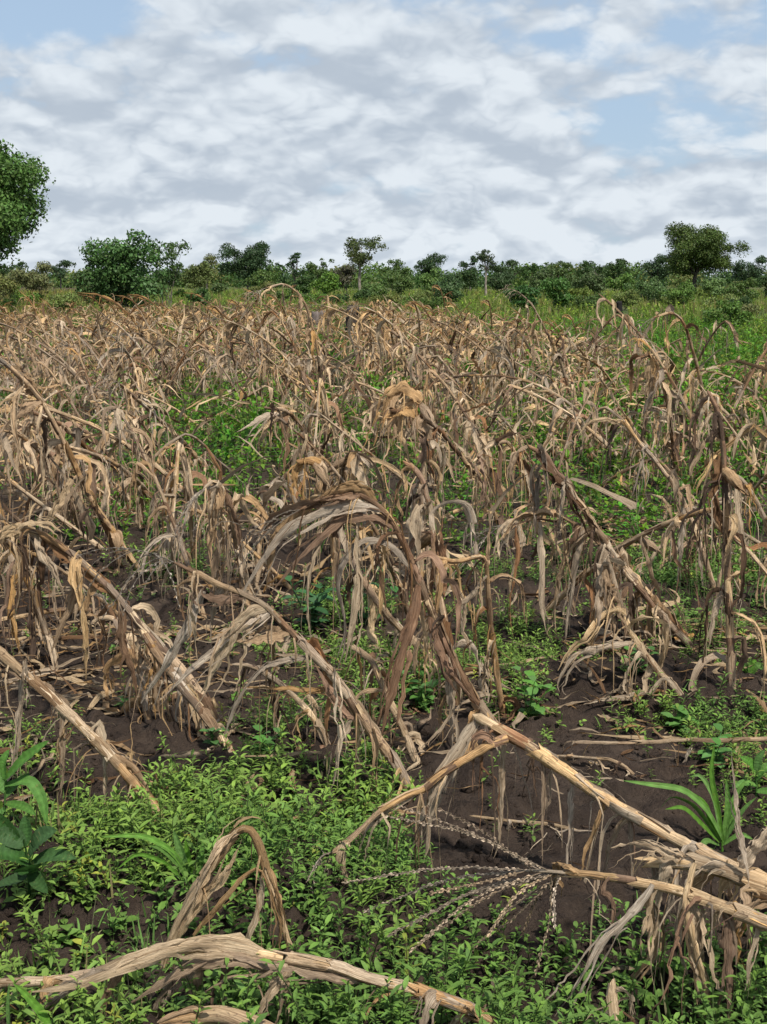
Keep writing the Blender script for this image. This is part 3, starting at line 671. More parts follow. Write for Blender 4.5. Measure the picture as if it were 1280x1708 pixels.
tree('savanna_tree', 'open crowned tree with a pale trunk standing at the centre of the horizon', 'tree', 601, 388, 446, 74, 105, (.058, .072, .030), g1, 7, 15, .55, 3.6, True, tr=(.30, .26, .22), brad=.27)
tree('flat_tree', 'flat topped dark tree midway between the two pale trunked trees', 'tree', 718, 421, 465, 68, 140, BL, g1, 8, 14, .9, 3)
tree('slender_tree', 'slender tree with a thin pale trunk right of centre on the horizon', 'tree', 811, 410, 452, 40, 108, (.042, .062, .028), g1, 9, 10, .55, 3.2, True, tr=(.30, .26, .22), brad=.3)
tree('round_tree', 'small dark tree tucked behind the slender pale trunked tree', 'tree', 785, 422, 466, 34, 150, BL, g1, 10, 8, 1, 3)
tree('round_tree', 'low rounded tree immediately right of the slender pale trunked tree', 'tree', 846, 429, 468, 50, 165, DK, g1, 11, 9, 1, 3)
tree('spreading_tree', 'big spreading tree with a dark forked trunk at the right of the horizon', 'tree', 1160, 374, 466, 152, 122, (.062, .086, .030), g1, 61, 36, .95, 3.0, True, tr=(.07, .06, .05), brad=.26, tw=.03)
tree('round_tree', 'dark bushy tree under the left side of the big spreading tree', 'tree', 1098, 424, 472, 56, 128, BL, g1, 13, 12, 1, 3)
tree('round_tree', 'dark tree at the right edge of the photo beside the big spreading tree', 'tree', 1250, 427, 475, 90, 140, BL, g1, 14, 16, .8, 3)
tree('low_tree', 'wide low tree on the horizon left of the dip before the spreading tree', 'tree', 1005, 429, 472, 118, 165, DK, g1, 15, 18, 1, 3)
tree('low_tree', 'wide low tree whose top sits above the black stump', 'tree', 930, 433, 470, 86, 172, MG, g1, 16, 14, 1, 3)
tree('low_tree', 'low tree beginning the right hand half of the wooded line', 'tree', 885, 437, 470, 50, 170, DK, g1, 17, 10, 1, 3)
tree('low_tree', 'small grey green tree right of the open crowned tree', 'tree', 655, 433, 472, 46, 160, MG, g1, 18, 10, 1, 3)
tree('low_tree', 'yellowish tree between the leafy shrub and the broad round tree', 'tree', 346, 424, 466, 54, 150, OL, g1, 19, 11, .8, 3)
tree('low_tree', 'dark low tree in the gap left of the leafy shrub', 'tree', 102, 430, 466, 54, 150, BL, g1, 20, 11, 1, 3)
tree('low_tree', 'low tree under the large left tree', 'tree', 20, 436, 466, 70, 150, DK, g1, 21, 11, 1, 3)
bl = [(62, 438, 482, 84, 72, OL, 'olive bush at the left end of the field, below the large left tree'), (142, 448, 492, 60, 74, MG, 'green bush touching the left flank of the dark leafy shrub'),
      (10, 450, 484, 70, 80, OL, 'olive green bush at the left edge of the photo'), (330, 436, 478, 62, 92, (.10, .125, .035), 'yellow green bush right of the airy tree'),
      (331, 478, 505, 34, 57, (.052, .10, .032), 'small round dark green bush alone in the grass on the left'), (440, 446, 480, 70, 105, MG, 'bush in front of the broad round tree'),
      (545, 452, 486, 62, 95, BG, 'bright green bush left of the pale trunk'), (505, 456, 486, 40, 100, DK, 'dark bush below the narrow upright tree'),
      (575, 436, 476, 50, 112, (.07, .065, .045), 'greyish bush of bare twigs behind the pale trunk'), (668, 444, 486, 76, 112, MG, 'grey green bush right of the pale trunk'),
      (716, 446, 490, 46, 82, BG, 'bright green upright bush below the flat topped tree'), (745, 456, 502, 62, 74, (.055, .10, .034), 'green bush leaning right of the bright upright bush'),
      (780, 446, 478, 44, 120, DK, 'dark bush left of the slender tree trunk'), (838, 448, 482, 50, 116, DK, 'dark bush right of the slender tree trunk'),
      (872, 470, 516, 66, 48, (.040, .085, .028), 'dark leafy bush behind the drooping tassels right of centre'), (930, 462, 508, 70, 60, (.058, .11, .034), 'green bush touching the dark leafy bush on its right'),
      (905, 448, 484, 70, 96, MG, 'bush below the low trees right of centre'), (985, 450, 486, 70, 100, MG, 'rounded bush above the black stump'),
      (1035, 458, 486, 50, 92, BG, 'small bright bush right of the black stump'), (1088, 462, 498, 100, 74, (.075, .13, .038), 'wide bright green thicket below the dip in the tree line'),
      (1140, 470, 502, 70, 68, BG, 'green bush at the right end of the bright thicket'), (1190, 462, 490, 54, 84, BG, 'rounded bush under the big spreading tree'),
      (1240, 464, 496, 70, 80, MG, 'bush near the right edge below the dark edge tree'), (1275, 458, 486, 50, 90, DK, 'dark bush cut by the right edge of the photo'),
      (620, 478, 496, 90, 84, MG, 'low spreading bush at the foot of the pale trunk'), (480, 478, 500, 80, 75, MG, 'low green bush behind the raised broken stalk left of centre'),
      (1215, 500, 545, 90, 38, (.085, .14, .04), 'pale herbaceous bush in the green grass at the right')]
for i, (px_, t_, b_, w_, Y_, c_, l_) in enumerate(bl):
    tree('bush', l_, 'bush', px_, t_, b_+6, w_, Y_, c_, g2, 40+i, 11, .95, 3.6 if Y_ > 60 else 4.5, False, var=.3, brad=.36)
rng = np.random.default_rng(65)
WH = lambda p: ('far left', 'left', 'left of centre', 'middle', 'right of centre', 'right', 'far right')[int(np.clip(p//183, 0, 6))]
for i in range(46):
    Yk = rng.uniform(46, 125); pxk = rng.uniform(-40, 1320)
    if Yk < ymax(pxk)+3: Yk = ymax(pxk)+rng.uniform(4, 40)
    basep = 462+CAMZ*FPX/Yk; hgt_m = rng.uniform(.35, 1.0)*(1+.4*(Yk > 85)); wm = hgt_m*rng.uniform(1.4, 3.0); cc = [DK, MG, BG, YG, OL][rng.choice(5, p=(.08, .25, .27, .25, .15))]
    kindw = 'dark' if cc is DK else ('bright' if cc in (BG, YG) else ('olive' if cc is OL else 'mid green'))
    tree('bush', f'{kindw} low bush in the {"near grass" if Yk < 75 else "far grass"} before the trees, {WH(pxk)}', 'bush', pxk, basep-hgt_m/Yk*FPX, basep+3, wm/Yk*FPX, Yk, cc, g2, 200+i, 7, .8, 3.4, False, var=.3, brad=.45)
rng = np.random.default_rng(77); mb = MB()          # the wood behind, one mass
for k in range(330):
    pxk = -700+k*8.2+rng.uniform(-8, 8); Yk = rng.uniform(190, 270); tp = 449+4*math.sin(pxk/90)+3*math.sin(pxk/37)+rng.uniform(-5, 7)
    zt = P(pxk, tp, Yk)[2]; r = rng.uniform(2.2, 4.2)*Yk/220; col = np.array([DK, MG, BL, OL][rng.choice(4, p=(.4, .25, .25, .1))])
    for zz in np.arange(zt-r*.8, -1.0, -r*1.2): crown(mb, rng, (P(pxk, 460, Yk)[0]+rng.normal(0, 1), Yk+rng.normal(0, 1), zz), r, 420, .5, col*1.25*rng.uniform(.85, 1.15), .25, .9, .3)
wd = mb.build('distant_wood', M['tree']); tag(wd, 'far belt of green woodland closing the horizon', None, None, 'stuff')
def stump(label, px, top, base, w, col, seed):
    rng = np.random.default_rng(seed); Y = CAMZ*FPX/(base-462.0); b = P(px, base, Y); h0 = float(hgt(b[:1], b[1:2])[0]); H = P(px, top, Y)[2]-h0; r = w/FPX*Y/2
    root = empty('tree_stump', (b[0], Y, h0), label, 'stump', 'old stumps standing in the field'); n = 9; mb = MB()
    p = np.stack([b[0]+np.cumsum(rng.normal(0, .006, n)), np.full(n, Y), h0+np.linspace(-.05, 1, n)*H], 1)
    th = np.linspace(0, 2*math.pi, 12, endpoint=False); rr = r*(1.1-.22*np.linspace(0, 1, n))[:, None]*(1+.16*np.sin(th*3+1)[None]+rng.normal(0, .05, (n, 12)))
    V = np.stack([p[:, 0:1]+np.cos(th)*rr, p[:, 1:2]+np.sin(th)*rr, p[:, 2:3]+np.zeros((n, 12))], -1); V[-1, :, 2] += rng.uniform(-.12, .08, 12)*H
    cap = V[-1].mean(0)+(V[-1]-V[-1].mean(0))*.15; cap[:, 2] -= .05; V = np.concatenate([V, cap[None]])
    mb.add(V.reshape(-1, 3), quads(n+1, 12, True), col, V.reshape(-1, 3)); mb.build('stump_body', M['bark'], root, (b[0], Y, h0))
stump('dark charred stump at the centre between the dead maize and the green grass', 587, 511, 566, 23, (.045, .034, .03), 1)
stump('grey weathered stump left of the dark charred one', 530, 520, 556, 24, (.17, .14, .125), 2)
stump('small black stump alone in the green grass on the right', 1033, 503, 520, 10, (.012, .010, .010), 3)
# ------------------------------------------------------------------ the withered maize plants one can follow one by one, nearest first
GM = 'withered maize plants'
TINT = {k: np.array(v) for k, v in PAL.items()}
def hero(label, path, Y0=None, Y1=None, r0=.013, r1=.006, nleaf=10, seed=0, leaves=(), tint=None, tas=False, name='maize_plant', **kw):
    rng = np.random.default_rng(seed+4000)
    if Y0 is None: b = G(*path[0]); Y0 = b[1]
    if Y1 is None: Y1 = Y0
    pp = np.array(path, float); d = np.r_[0, np.cumsum(np.linalg.norm(np.diff(pp, axis=0), axis=1))]; d /= d[-1]
    W = np.array([P(x_, y_, Y0+(Y1-Y0)*s_) for (x_, y_), s_ in zip(path, d)])
    h = float(hgt(W[:1, 0], W[:1, 1])[0])
    W[1:, 2] = np.maximum(W[1:, 2], hgt(W[1:, 0], W[1:, 1])+.02)
    if abs(W[0, 2]-h) < .06: W[0, 2] = h-.03; W = np.vstack([W[0], W])[1:]
    zm = h+.01
    parts = maize_parts(rng, W, r0, r1, nleaf, zm, tas=tas, tint=TINT[tint] if tint else None, stepk=.018, sides=9, seg=24, fr=2, wrap=1, strands=4+int(1.4*nleaf), **kw)
    for pts, w, dY, col in leaves:
        q = []
        for (x_, y_) in pts:
            k = int(np.argmin((pp[:, 0]-pts[0][0])**2+(pp[:, 1]-pts[0][1])**2)); q.append(P(x_, y_, W[k, 1]+dY*min(1, len(q)*.6)))
        q = np.array(q); q[:, 2] = np.maximum(q[:, 2], h+.012)
        q2, L = resample(q, n=26, smooth_=2); mb = MB(); q2 = q2+np.cumsum(rng.normal(0, .0012, q2.shape), 0)
        ribbon(mb, rng, q2, w, (rng.normal(0, .5), -1, .6), TINT[col]*rng.uniform(.88, 1.05), 7, rng.uniform(.35, 1.1), 1.8, .24, base_w=.5)
        fray(mb, rng, q2, w, (rng.normal(0, .5), -1, .6), TINT[col], 3, h+.01, 3, 1.3)
        parts.append(('leaf', mb, 'dry'))
    root = empty(name, (W[0, 0], W[0, 1], h), label, 'maize plant', GM); off = (W[0, 0], W[0, 1], h)
    for nm, m_, k in parts:
        o_ = m_.build(nm, M[k], root, off)
        if nm == 'leaf_shreds': o_['kind'] = 'stuff'
    return root
# bottom right: the long fallen stalk and the tassel in front of it
hero('long straw coloured stalk leaning from the right edge to a sharp bend above bare soil', [(1460, 1600), (1290, 1482), (1150, 1412), (1010, 1335), (905, 1258), (800, 1197), (790, 1192)],
     2.95, 3.45, .0155, .0125, 9, 1, tint='straw', Ls=(.2, .42), ws=(.008, .016), leaves=[
     ([(842, 1236), (838, 1290), (836, 1370), (828, 1440), (822, 1490)], .012, -.02, 'silver'), ([(906, 1252), (908, 1320), (906, 1400), (908, 1450)], .009, -.02, 'tan'),
     ([(952, 1300), (956, 1370), (950, 1440), (948, 1500)], .011, -.02, 'silver'), ([(1012, 1330), (996, 1380), (980, 1420), (970, 1470)], .009, -.02, 'tan'),
     ([(1050, 1352), (1054, 1400), (1050, 1460), (1046, 1500)], .011, -.02, 'grey'), ([(800, 1197), (762, 1250), (738, 1290), (722, 1360), (706, 1440)], .022, -.03, 'pale'),
     ([(796, 1200), (776, 1240), (740, 1330), (690, 1420), (672, 1470)], .016, .0, 'grey'), ([(905, 1250), (960, 1300), (1010, 1318), (1040, 1352)], .018, -.03, 'grey')])
hero('snapped stalk end hanging left from the bend of the long straw coloured stalk', [(846, 1232), (815, 1246), (760, 1276), (700, 1318), (640, 1346), (600, 1385), (560, 1418)], 3.38, 3.25, .0125, .004, 4, 2,
     tint='ochre', Ls=(.2, .35), ws=(.010, .018), tas=True, tasL=.2, leaves=[([(745, 1285), (720, 1340), (700, 1400), (690, 1440)], .016, -.02, 'pale'), ([(700, 1322), (640, 1356), (610, 1380), (598, 1440)], .012, -.02, 'silver')])
def bigtassel():
    rng = np.random.default_rng(9)
    base = P(1300, 1552, 2.62); root = hero('fallen stalk at the lower right with a wide fan shaped tassel spread over the ground', [(1420, 1590), (1290, 1545), (1200, 1508), (1120, 1482), (1040, 1466), (975, 1458), (940, 1455)], 2.60, 2.86, .0145, .0065, 7, 3,
        tint='straw', Ls=(.15, .34), ws=(.008, .018), leaves=[([(1150, 1490), (1165, 1530), (1168, 1600), (1180, 1680), (1196, 1760)], .030, -.04, 'pale'),
        ([(1160, 1440), (1140, 1500), (1150, 1580), (1176, 1700)], .014, -.05, 'pale'), ([(1214, 1505), (1212, 1580), (1214, 1660), (1216, 1730)], .021, -.03, 'brown'),
        ([(1090, 1476), (1060, 1530), (1010, 1580), (975, 1640), (930, 1708)], .017, -.03, 'silver'), ([(1070, 1478), (1100, 1580), (1040, 1640), (1000, 1700)], .012, .03, 'tan')])
    o0 = np.array(root.location)
    tips = [(575, 1472), (648, 1362), (668, 1345), (735, 1350), (610, 1520), (650, 1560), (690, 1540), (680, 1592), (775, 1600), (765, 1668), (815, 1560), (895, 1620), (870, 1560), (925, 1545), (720, 1490), (700, 1575)]
    tm = MB(); tube(tm, resample([P(945, 1456, 2.86), P(905, 1452, 2.87), P(860, 1453, 2.88)], n=6)[0], np.linspace(.005, .003, 6), 6, (.36, .29, .2))
    tobj = tm.build('tassel', M['stalk'], root, o0)
    for k, (tx, ty) in enumerate(tips):
        s = .1+.9*(k % 5)/5 if tx < 740 else .1*(k % 4); sx_, sy_ = 945-85*s, 1456-3*s
        Yt = 2.86+rng.uniform(-.12, .10); hh = float(hgt(P(tx, ty, Yt)[:1], np.array([Yt]))[0]); e = P(tx, ty, Yt); e[2] = max(e[2], hh+.012)
        mid = P((sx_+tx)/2+rng.uniform(-14, 14), (sy_+ty)/2-abs(tx-sx_)*.06-(8 if ty > 1500 else 0)+rng.uniform(-8, 8), (2.87+Yt)/2)
        mb = MB(); tassel_branch(mb, rng, [P(sx_, sy_, 2.87), mid, e], .0021, np.array((.38, .305, .22))*rng.uniform(.75, 1.15), True, .0034, .0088)
        mb.build('tassel_branch', M['stalk'], tobj, o0)
bigtassel()
hero('thick pale broken stalk wrapped in torn sheath at the right edge', [(1400, 1530), (1285, 1482), (1205, 1452), (1140, 1438), (1075, 1440)], 2.72, 2.95, .0190, .011, 7, 4, tint='pale', Ls=(.15, .38), ws=(.016, .026),
     leaves=[([(1150, 1440), (1100, 1420), (1050, 1410), (1015, 1420)], .018, -.03, 'silver'), ([(1236, 1450), (1262, 1420), (1282, 1390), (1310, 1350)], .022, -.02, 'pale'), ([(1222, 1452), (1180, 1436), (1150, 1470), (1130, 1560), (1150, 1640)], .016, -.05, 'pale'),
             ([(1250, 1470), (1235, 1380), (1226, 1320), (1216, 1250)], .010, .02, 'silver')])
hero('torn pale sheath stub standing at the bottom edge right of centre', [(1030, 1740), (1024, 1690), (1016, 1640)], 2.62, 2.66, .014, .010, 4, 5, tint='pale', Ls=(.06, .15), ws=(.012, .022), shredp=.8)
# bottom left
hero('thick stalk lying flat across the bottom left with its torn husk', [(900, 1722), (800, 1688), (700, 1652), (620, 1634), (560, 1612), (470, 1596), (380, 1584), (320, 1580), (250, 1600), (150, 1628), (40, 1640), (-60, 1640)], 2.58, 2.68, .0125, .0075, 8, 6,
     tint='straw', Ls=(.15, .3), ws=(.014, .022), tas=True, tasL=.3, leaves=[([(440, 1590), (370, 1576), (300, 1578), (220, 1600), (140, 1632), (60, 1640)], .028, -.02, 'pale'),
     ([(480, 1606), (400, 1600), (330, 1610), (280, 1640), (210, 1680)], .022, -.03, 'tan'), ([(330, 1600), (290, 1640), (262, 1690), (250, 1730)], .024, -.03, 'grey'), ([(490, 1590), (470, 1630), (445, 1670), (425, 1712)], .020, -.05, 'silver'),
     ([(390, 1600), (372, 1640), (368, 1690)], .016, -.02, 'brown'), ([(600, 1632), (520, 1622), (430, 1604), (350, 1592)], .020, -.012, 'tan'), ([(200, 1610), (120, 1640), (60, 1680), (20, 1690)], .014, -.03, 'grey')])
hero('stalk folded into an upside down V on the green weeds at the lower left', [(262, 1602), (292, 1552), (330, 1480), (368, 1425), (396, 1386), (414, 1380), (430, 1402), (446, 1450), (464, 1515), (488, 1588)], 2.95, 2.92, .0105, .0065, 0, 7, tint='straw',
     leaves=[([(280, 1580), (320, 1500), (352, 1430), (388, 1390), (404, 1386)], .021, -.035, 'straw'), ([(296, 1560), (340, 1490), (376, 1460), (400, 1398)], .016, -.03, 'pale'), ([(322, 1560), (370, 1500), (420, 1440), (434, 1450), (470, 1560)], .008, -.03, 'tan'),
             ([(438, 1462), (430, 1520), (416, 1580), (420, 1650), (430, 1690)], .010, -.02, 'silver'), ([(420, 1390), (444, 1440), (466, 1500), (470, 1588)], .014, -.02, 'tan'), ([(404, 1386), (372, 1400), (340, 1450), (300, 1530)], .012, -.03, 'straw')])
def cutend():
    b = P(420, 1712, 2.46); root = empty('maize_stub', b, 'smooth ochre stalk butt with a frayed end at the bottom edge left of centre', 'maize stub', None); rng = np.random.default_rng(3)
    mb = MB(); tube(mb, resample([P(335, 1694, 2.56), P(370, 1690, 2.55), P(420, 1708, 2.5), P(470, 1735, 2.45)], n=10)[0], np.linspace(.018, .022, 10), 9, (.40, .27, .13)); mb.build('stalk', M['stalk'], root, b)
    for k in range(4):
        q = [P(345, 1690+k*4, 2.55), P(325, 1684+k*9, 2.54), P(290-10*k, 1694+k*8, 2.53), P(262, 1706+k*5, 2.52)]
        mb = MB(); ribbon(mb, rng, resample(q, n=10)[0], .016, (0, -1, .5), TINT['tan'], 5, 1, 1, .25); mb.build('leaf', M['dry'], root, b)
cutend()
# left and centre
hero('stout straw stalk slanting down from the left edge to the edge of the green weeds', [(292, 1388), (262, 1350), (208, 1288), (160, 1235), (120, 1195), (62, 1142), (0, 1088), (-60, 1040)], None, 3.95, .0145, .011, 9, 8, tint='tan', Ls=(.18, .36), ws=(.010, .020), s0=.1,
     leaves=[([(210, 1290), (240, 1330), (280, 1372)], .016, -.02, 'brown'), ([(140, 1210), (170, 1250), (230, 1300), (262, 1350)], .020, -.015, 'tan'), ([(30, 1110), (34, 1180), (26, 1240), (18, 1290)], .014, -.02, 'silver'), ([(100, 1190), (104, 1260), (98, 1330)], .012, -.02, 'grey'),
             ([(0, 1090), (40, 1120), (90, 1160), (130, 1210)], .024, -.02, 'tan')])
hero('tall bent stalk left of centre carrying a broad pale folded leaf', [(694, 1316), (652, 1262), (608, 1205), (560, 1130), (520, 1090), (470, 1038), (440, 1008), (405, 990), (345, 965), (290, 938)], None, 3.85, .0155, .0055, 8, 10, tint='brown', Ls=(.2, .42), ws=(.012, .024), tas=True,
     leaves=[([(448, 1012), (420, 1022), (392, 1052), (372, 1090), (330, 1160)], .027, -.04, 'pale'), ([(455, 1016), (410, 1050), (340, 1100), (268, 1168)], .020, -.05, 'silver'), ([(480, 1050), (440, 1062), (400, 1064), (370, 1052)], .030, -.02, 'tan'),
             ([(520, 1095), (450, 1104), (410, 1140), (385, 1190), (376, 1230)], .018, -.04, 'silver'), ([(600, 1205), (560, 1160), (540, 1130), (520, 1098)], .022, -.025, 'rust'), ([(408, 990), (360, 1000), (334, 992), (345, 975)], .026, -.03, 'brown'),
             ([(340, 985), (320, 1040), (280, 1110), (240, 1170)], .020, -.03, 'silver'), ([(590, 1190), (560, 1240), (556, 1300), (545, 1340)], .015, -.02, 'silver'), ([(560, 1150), (500, 1150), (430, 1148), (404, 1150)], .012, .03, 'ochre'), ([(640, 1250), (612, 1200), (585, 1160), (548, 1120)], .020, .0, 'grey')])
hero('dark stalk on the left arching over to a drooping pale top at the left edge', [(372, 1212), (330, 1150), (270, 1082), (228, 1035), (190, 990), (150, 950), (105, 912), (60, 885), (20, 882), (-30, 900)], None, 4.5, .0185, .007, 10, 11, tint='brown', Ls=(.25, .5), ws=(.014, .028), tas=True,
     leaves=[([(120, 925), (140, 960), (120, 1020), (92, 1090)], .030, -.04, 'tan'), ([(60, 885), (30, 880), (0, 896), (-20, 940)], .028, -.03, 'pale'), ([(60, 890), (70, 930), (96, 960), (110, 1000)], .020, -.04, 'silver'), ([(210, 1010), (200, 1060), (220, 1110), (226, 1160)], .024, -.03, 'brown'),
             ([(190, 990), (150, 958), (110, 930), (70, 900)], .030, -.02, 'brown'), ([(10, 900), (40, 870), (80, 866), (110, 890)], .022, -.03, 'pale')])
hero('arching plant at the centre whose leaves sweep over to the left like an umbrella', [(838, 1228), (790, 1165), (745, 1078), (716, 1010), (692, 950), (665, 885), (632, 842), (590, 820), (545, 828), (500, 850)], 4.30, 4.1, .0165, .006, 10, 12, tint='brown', Ls=(.3, .55), ws=(.014, .028), tas=True,
     leaves=[([(600, 822), (560, 828), (500, 842), (450, 862), (420, 910)], .030, -.03, 'brown'), ([(640, 850), (600, 838), (540, 850), (480, 880), (440, 930), (408, 985)], .024, -.05, 'silver'), ([(660, 880), (620, 860), (560, 870), (500, 930), (450, 990)], .022, -.07, 'brown'),
             ([(690, 950), (650, 900), (600, 890), (556, 960), (580, 1040), (560, 1100)], .020, -.06, 'silver'), ([(700, 960), (690, 1020), (668, 1100), (650, 1180), (640, 1232)], .030, -.06, 'rust'), ([(720, 1010), (735, 1080), (760, 1130), (790, 1170)], .026, -.03, 'rust'),
             ([(600, 850), (596, 920), (600, 980), (580, 1060), (570, 1100)], .022, -.02, 'pale'), ([(560, 845), (520, 940), (512, 1010), (520, 1060)], .010, -.03, 'pale'), ([(625, 840), (600, 815), (560, 818), (520, 846)], .028, -.04, 'tan'),
             ([(745, 1080), (760, 1140), (750, 1200), (700, 1250)], .014, -.04, 'silver')])
hero('ragged leaning stalk right of centre with twin dark tips and curtains of hanging leaf', [(1156, 1066), (1100, 1010), (1050, 955), (1010, 905), (975, 850), (940, 800), (905, 755), (880, 742)], None, 5.5, .0165, .009, 13, 13, tint='brown', Ls=(.3, .6), ws=(.014, .03),
     leaves=[([(900, 752), (930, 790), (960, 830), (1000, 880)], .036, -.02, 'dark'), ([(975, 870), (960, 940), (950, 1010), (940, 1080)], .016, -.04, 'silver'), ([(1000, 900), (1010, 960), (1000, 1040), (990, 1090)], .03, -.05, 'grey'), ([(880, 745), (860, 752), (850, 790), (862, 820)], .016, -.03, 'tan')], shredp=.6)
hero('second stalk leaning just below the twin dark tips, ending in a curled ochre leaf', [(1168, 1085), (1090, 1010), (1030, 940), (985, 890), (930, 855), (880, 858), (850, 870)], None, 5.6, .014, .006, 12, 14, tint='brown', Ls=(.3, .55), ws=(.013, .026), tas=True,
     leaves=[([(940, 860), (900, 848), (860, 862), (840, 900)], .026, -.03, 'ochre'), ([(900, 870), (904, 940), (900, 1010), (910, 1060)], .018, -.04, 'silver'), ([(860, 880), (866, 940), (850, 1010), (858, 1060)], .018, -.04, 'rust')], shredp=.6)
hero('thin curved stalk rooted in bare soil under the curtains of leaf', [(1150, 1158), (1100, 1120), (1060, 1070), (1035, 1010), (1020, 950), (1015, 925)], None, 5.0, .012, .008, 9, 15, tint='grey', Ls=(.25, .5), ws=(.014, .028),
     leaves=[([(1060, 1070), (1010, 1080), (960, 1092), (930, 1140), (936, 1180)], .022, -.03, 'silver'), ([(1012, 940), (1020, 1010), (1026, 1060)], .036, -.03, 'tan')], shredp=.6)
hero('upright stalk at the right with a rusty sheath and leaf rags down its length', [(1222, 1150), (1218, 1050), (1212, 950), (1210, 850), (1208, 760), (1200, 690), (1180, 650)], None, 5.0, .0145, .008, 13, 16, tint='rust', Ls=(.25, .5), ws=(.014, .028), ear=.75,
     leaves=[([(1210, 780), (1228, 800), (1234, 870), (1246, 935)], .018, -.03, 'pale'), ([(1205, 760), (1196, 830), (1206, 900)], .036, -.02, 'brown'), ([(1190, 690), (1170, 720), (1164, 760)], .018, -.03, 'pale'), ([(1216, 960), (1196, 1010), (1180, 1080)], .018, -.03, 'silver')])
hero('straight leaning stalk at the right topped by a white curled leaf', [(1196, 985), (1160, 880), (1130, 815), (1095, 770), (1060, 730), (1040, 700)], None, 6.6, .0135, .008, 7, 17, tint='tan', Ls=(.25, .5), ws=(.014, .024), leaves=[([(1042, 705), (1010, 696), (985, 705), (972, 725)], .022, -.02, 'pale'), ([(1140, 840), (1136, 900), (1128, 980)], .02, -.03, 'silver'), ([(1165, 900), (1170, 980), (1168, 1030)], .014, -.03, 'silver')])
hero('upright twisted stalk right of the umbrella shaped plant with an orange twist halfway', [(842, 1192), (830, 1130), (820, 1060), (815, 990), (812, 940), (805, 925), (760, 938), (715, 925)], None, 4.5, .0115, .006, 7, 18, tint='ochre', Ls=(.2, .35), ws=(.012, .02), leaves=[([(812, 950), (818, 900), (816, 860)], .010, 0, 'ochre'), ([(812, 960), (780, 1000), (760, 1010), (770, 1060)], .015, -.02, 'silver')])
hero('bundled upright plant behind the umbrella shaped one, its middle tinged red', [(765, 1180), (750, 1080), (730, 980), (724, 900), (718, 840), (700, 790), (672, 768)], None, 5.0, .015, .007, 13, 19, tint='rust', Ls=(.3, .5), ws=(.014, .028), ear=.7, leaves=[([(736, 1000), (732, 930), (738, 860)], .028, -.02, 'rust')])
hero('bushy clump of hanging leaf rags under a golden top at the centre', [(700, 985), (704, 900), (706, 820), (708, 740), (706, 680), (690, 650), (660, 660)], None, 6.9, .015, .008, 15, 20, tint='grey', Ls=(.35, .6), ws=(.018, .036), ear=.85, leaves=[([(705, 670), (680, 646), (655, 660), (640, 700)], .045, -.03, 'ochre'), ([(700, 690), (670, 680), (640, 690), (625, 740)], .036, -.05, 'ochre')])
hero('thin dark stalk crossing the golden topped clump at the centre', [(800, 800), (760, 750), (730, 712), (690, 690), (650, 684)], 7.2, 6.8, .012, .009, 3, 21, tint='dark', Ls=(.2, .4))
hero('stooped plant left of centre with leaves falling like a skirt from a single point', [(410, 1010), (402, 940), (388, 870), (372, 815), (358, 800), (340, 815)], None, 5.9, .0145, .008, 14, 22, tint='grey', Ls=(.3, .55), ws=(.016, .032), tas=True, leaves=[([(366, 812), (352, 870), (346, 940)], .026, -.04, 'tan'), ([(372, 815), (398, 870), (402, 930)], .022, -.04, 'brown'), ([(362, 808), (320, 830), (305, 900), (300, 940)], .010, -.03, 'silver')])
hero('snapped stalk left of centre with an ear and an ochre husk at its top', [(560, 1000), (556, 900), (548, 840), (540, 790), (520, 768), (496, 772)], None, 6.4, .0145, .009, 10, 23, tint='brown', Ls=(.3, .5), ws=(.014, .03), ear=.9, leaves=[([(540, 775), (510, 765), (486, 790), (500, 825)], .032, -.03, 'ochre')])
hero('long stalk leaning behind the umbrella plant down to the green weeds', [(760, 1130), (690, 1070), (640, 1020), (600, 960), (590, 930)], None, 5.4, .015, .010, 5, 24, tint='brown', Ls=(.2, .4))
hero('stalk running up from the dark soil to the left of the tall bent stalk', [(400, 1260), (340, 1190), (300, 1140), (250, 1075), (215, 1010)], None, 4.6, .016, .010, 9, 25, tint='brown', Ls=(.25, .45), ws=(.014, .026))
hero('long ochre stalk with a bright yellow leaf near the left edge', [(238, 950), (190, 890), (150, 830), (118, 760), (88, 700), (60, 655), (20, 612), (-30, 580)], None, 6.6, .0165, .009, 12, 26, tint='ochre', Ls=(.3, .55), ws=(.016, .032), leaves=[([(68, 668), (40, 680), (10, 705), (-10, 730)], .030, -.03, 'ochre'), ([(120, 800), (108, 830), (78, 872)], .028, -.03, 'pale'), ([(60, 655), (40, 630), (0, 600)], .040, -.02, 'tan')])
hero('thick brown stalk leaning left above the green weed patch on the left', [(312, 880), (262, 840), (210, 790), (150, 752), (110, 712), (60, 690), (20, 670)], None, 7.4, .0185, .010, 11, 27, tint='brown', Ls=(.3, .5), ws=(.016, .03))
hero('second brown stalk lying parallel just below the thick one on the left', [(286, 868), (240, 810), (190, 770), (130, 748), (70, 742)], None, 7.1, .0145, .009, 9, 28, tint='tan', Ls=(.3, .5), ws=(.016, .03))
hero('leaning stalk left of centre ending above the bright green patch', [(356, 800), (320, 752), (280, 712), (235, 672), (200, 640)], None, 8.6, .0165, .009, 10, 29, tint='brown', Ls=(.3, .5), ws=(.016, .03), tas=True)
hero('curled pale leaf head of a plant left of centre drooping over the green patch', [(552, 830), (530, 760), (505, 715), (480, 684), (440, 680)], None, 8.4, .0145, .008, 11, 30, tint='brown', Ls=(.3, .5), ws=(.018, .034), leaves=[([(480, 684), (455, 700), (436, 740)], .036, -.04, 'pale'), ([(480, 684), (440, 690), (395, 720)], .030, -.03, 'silver')])
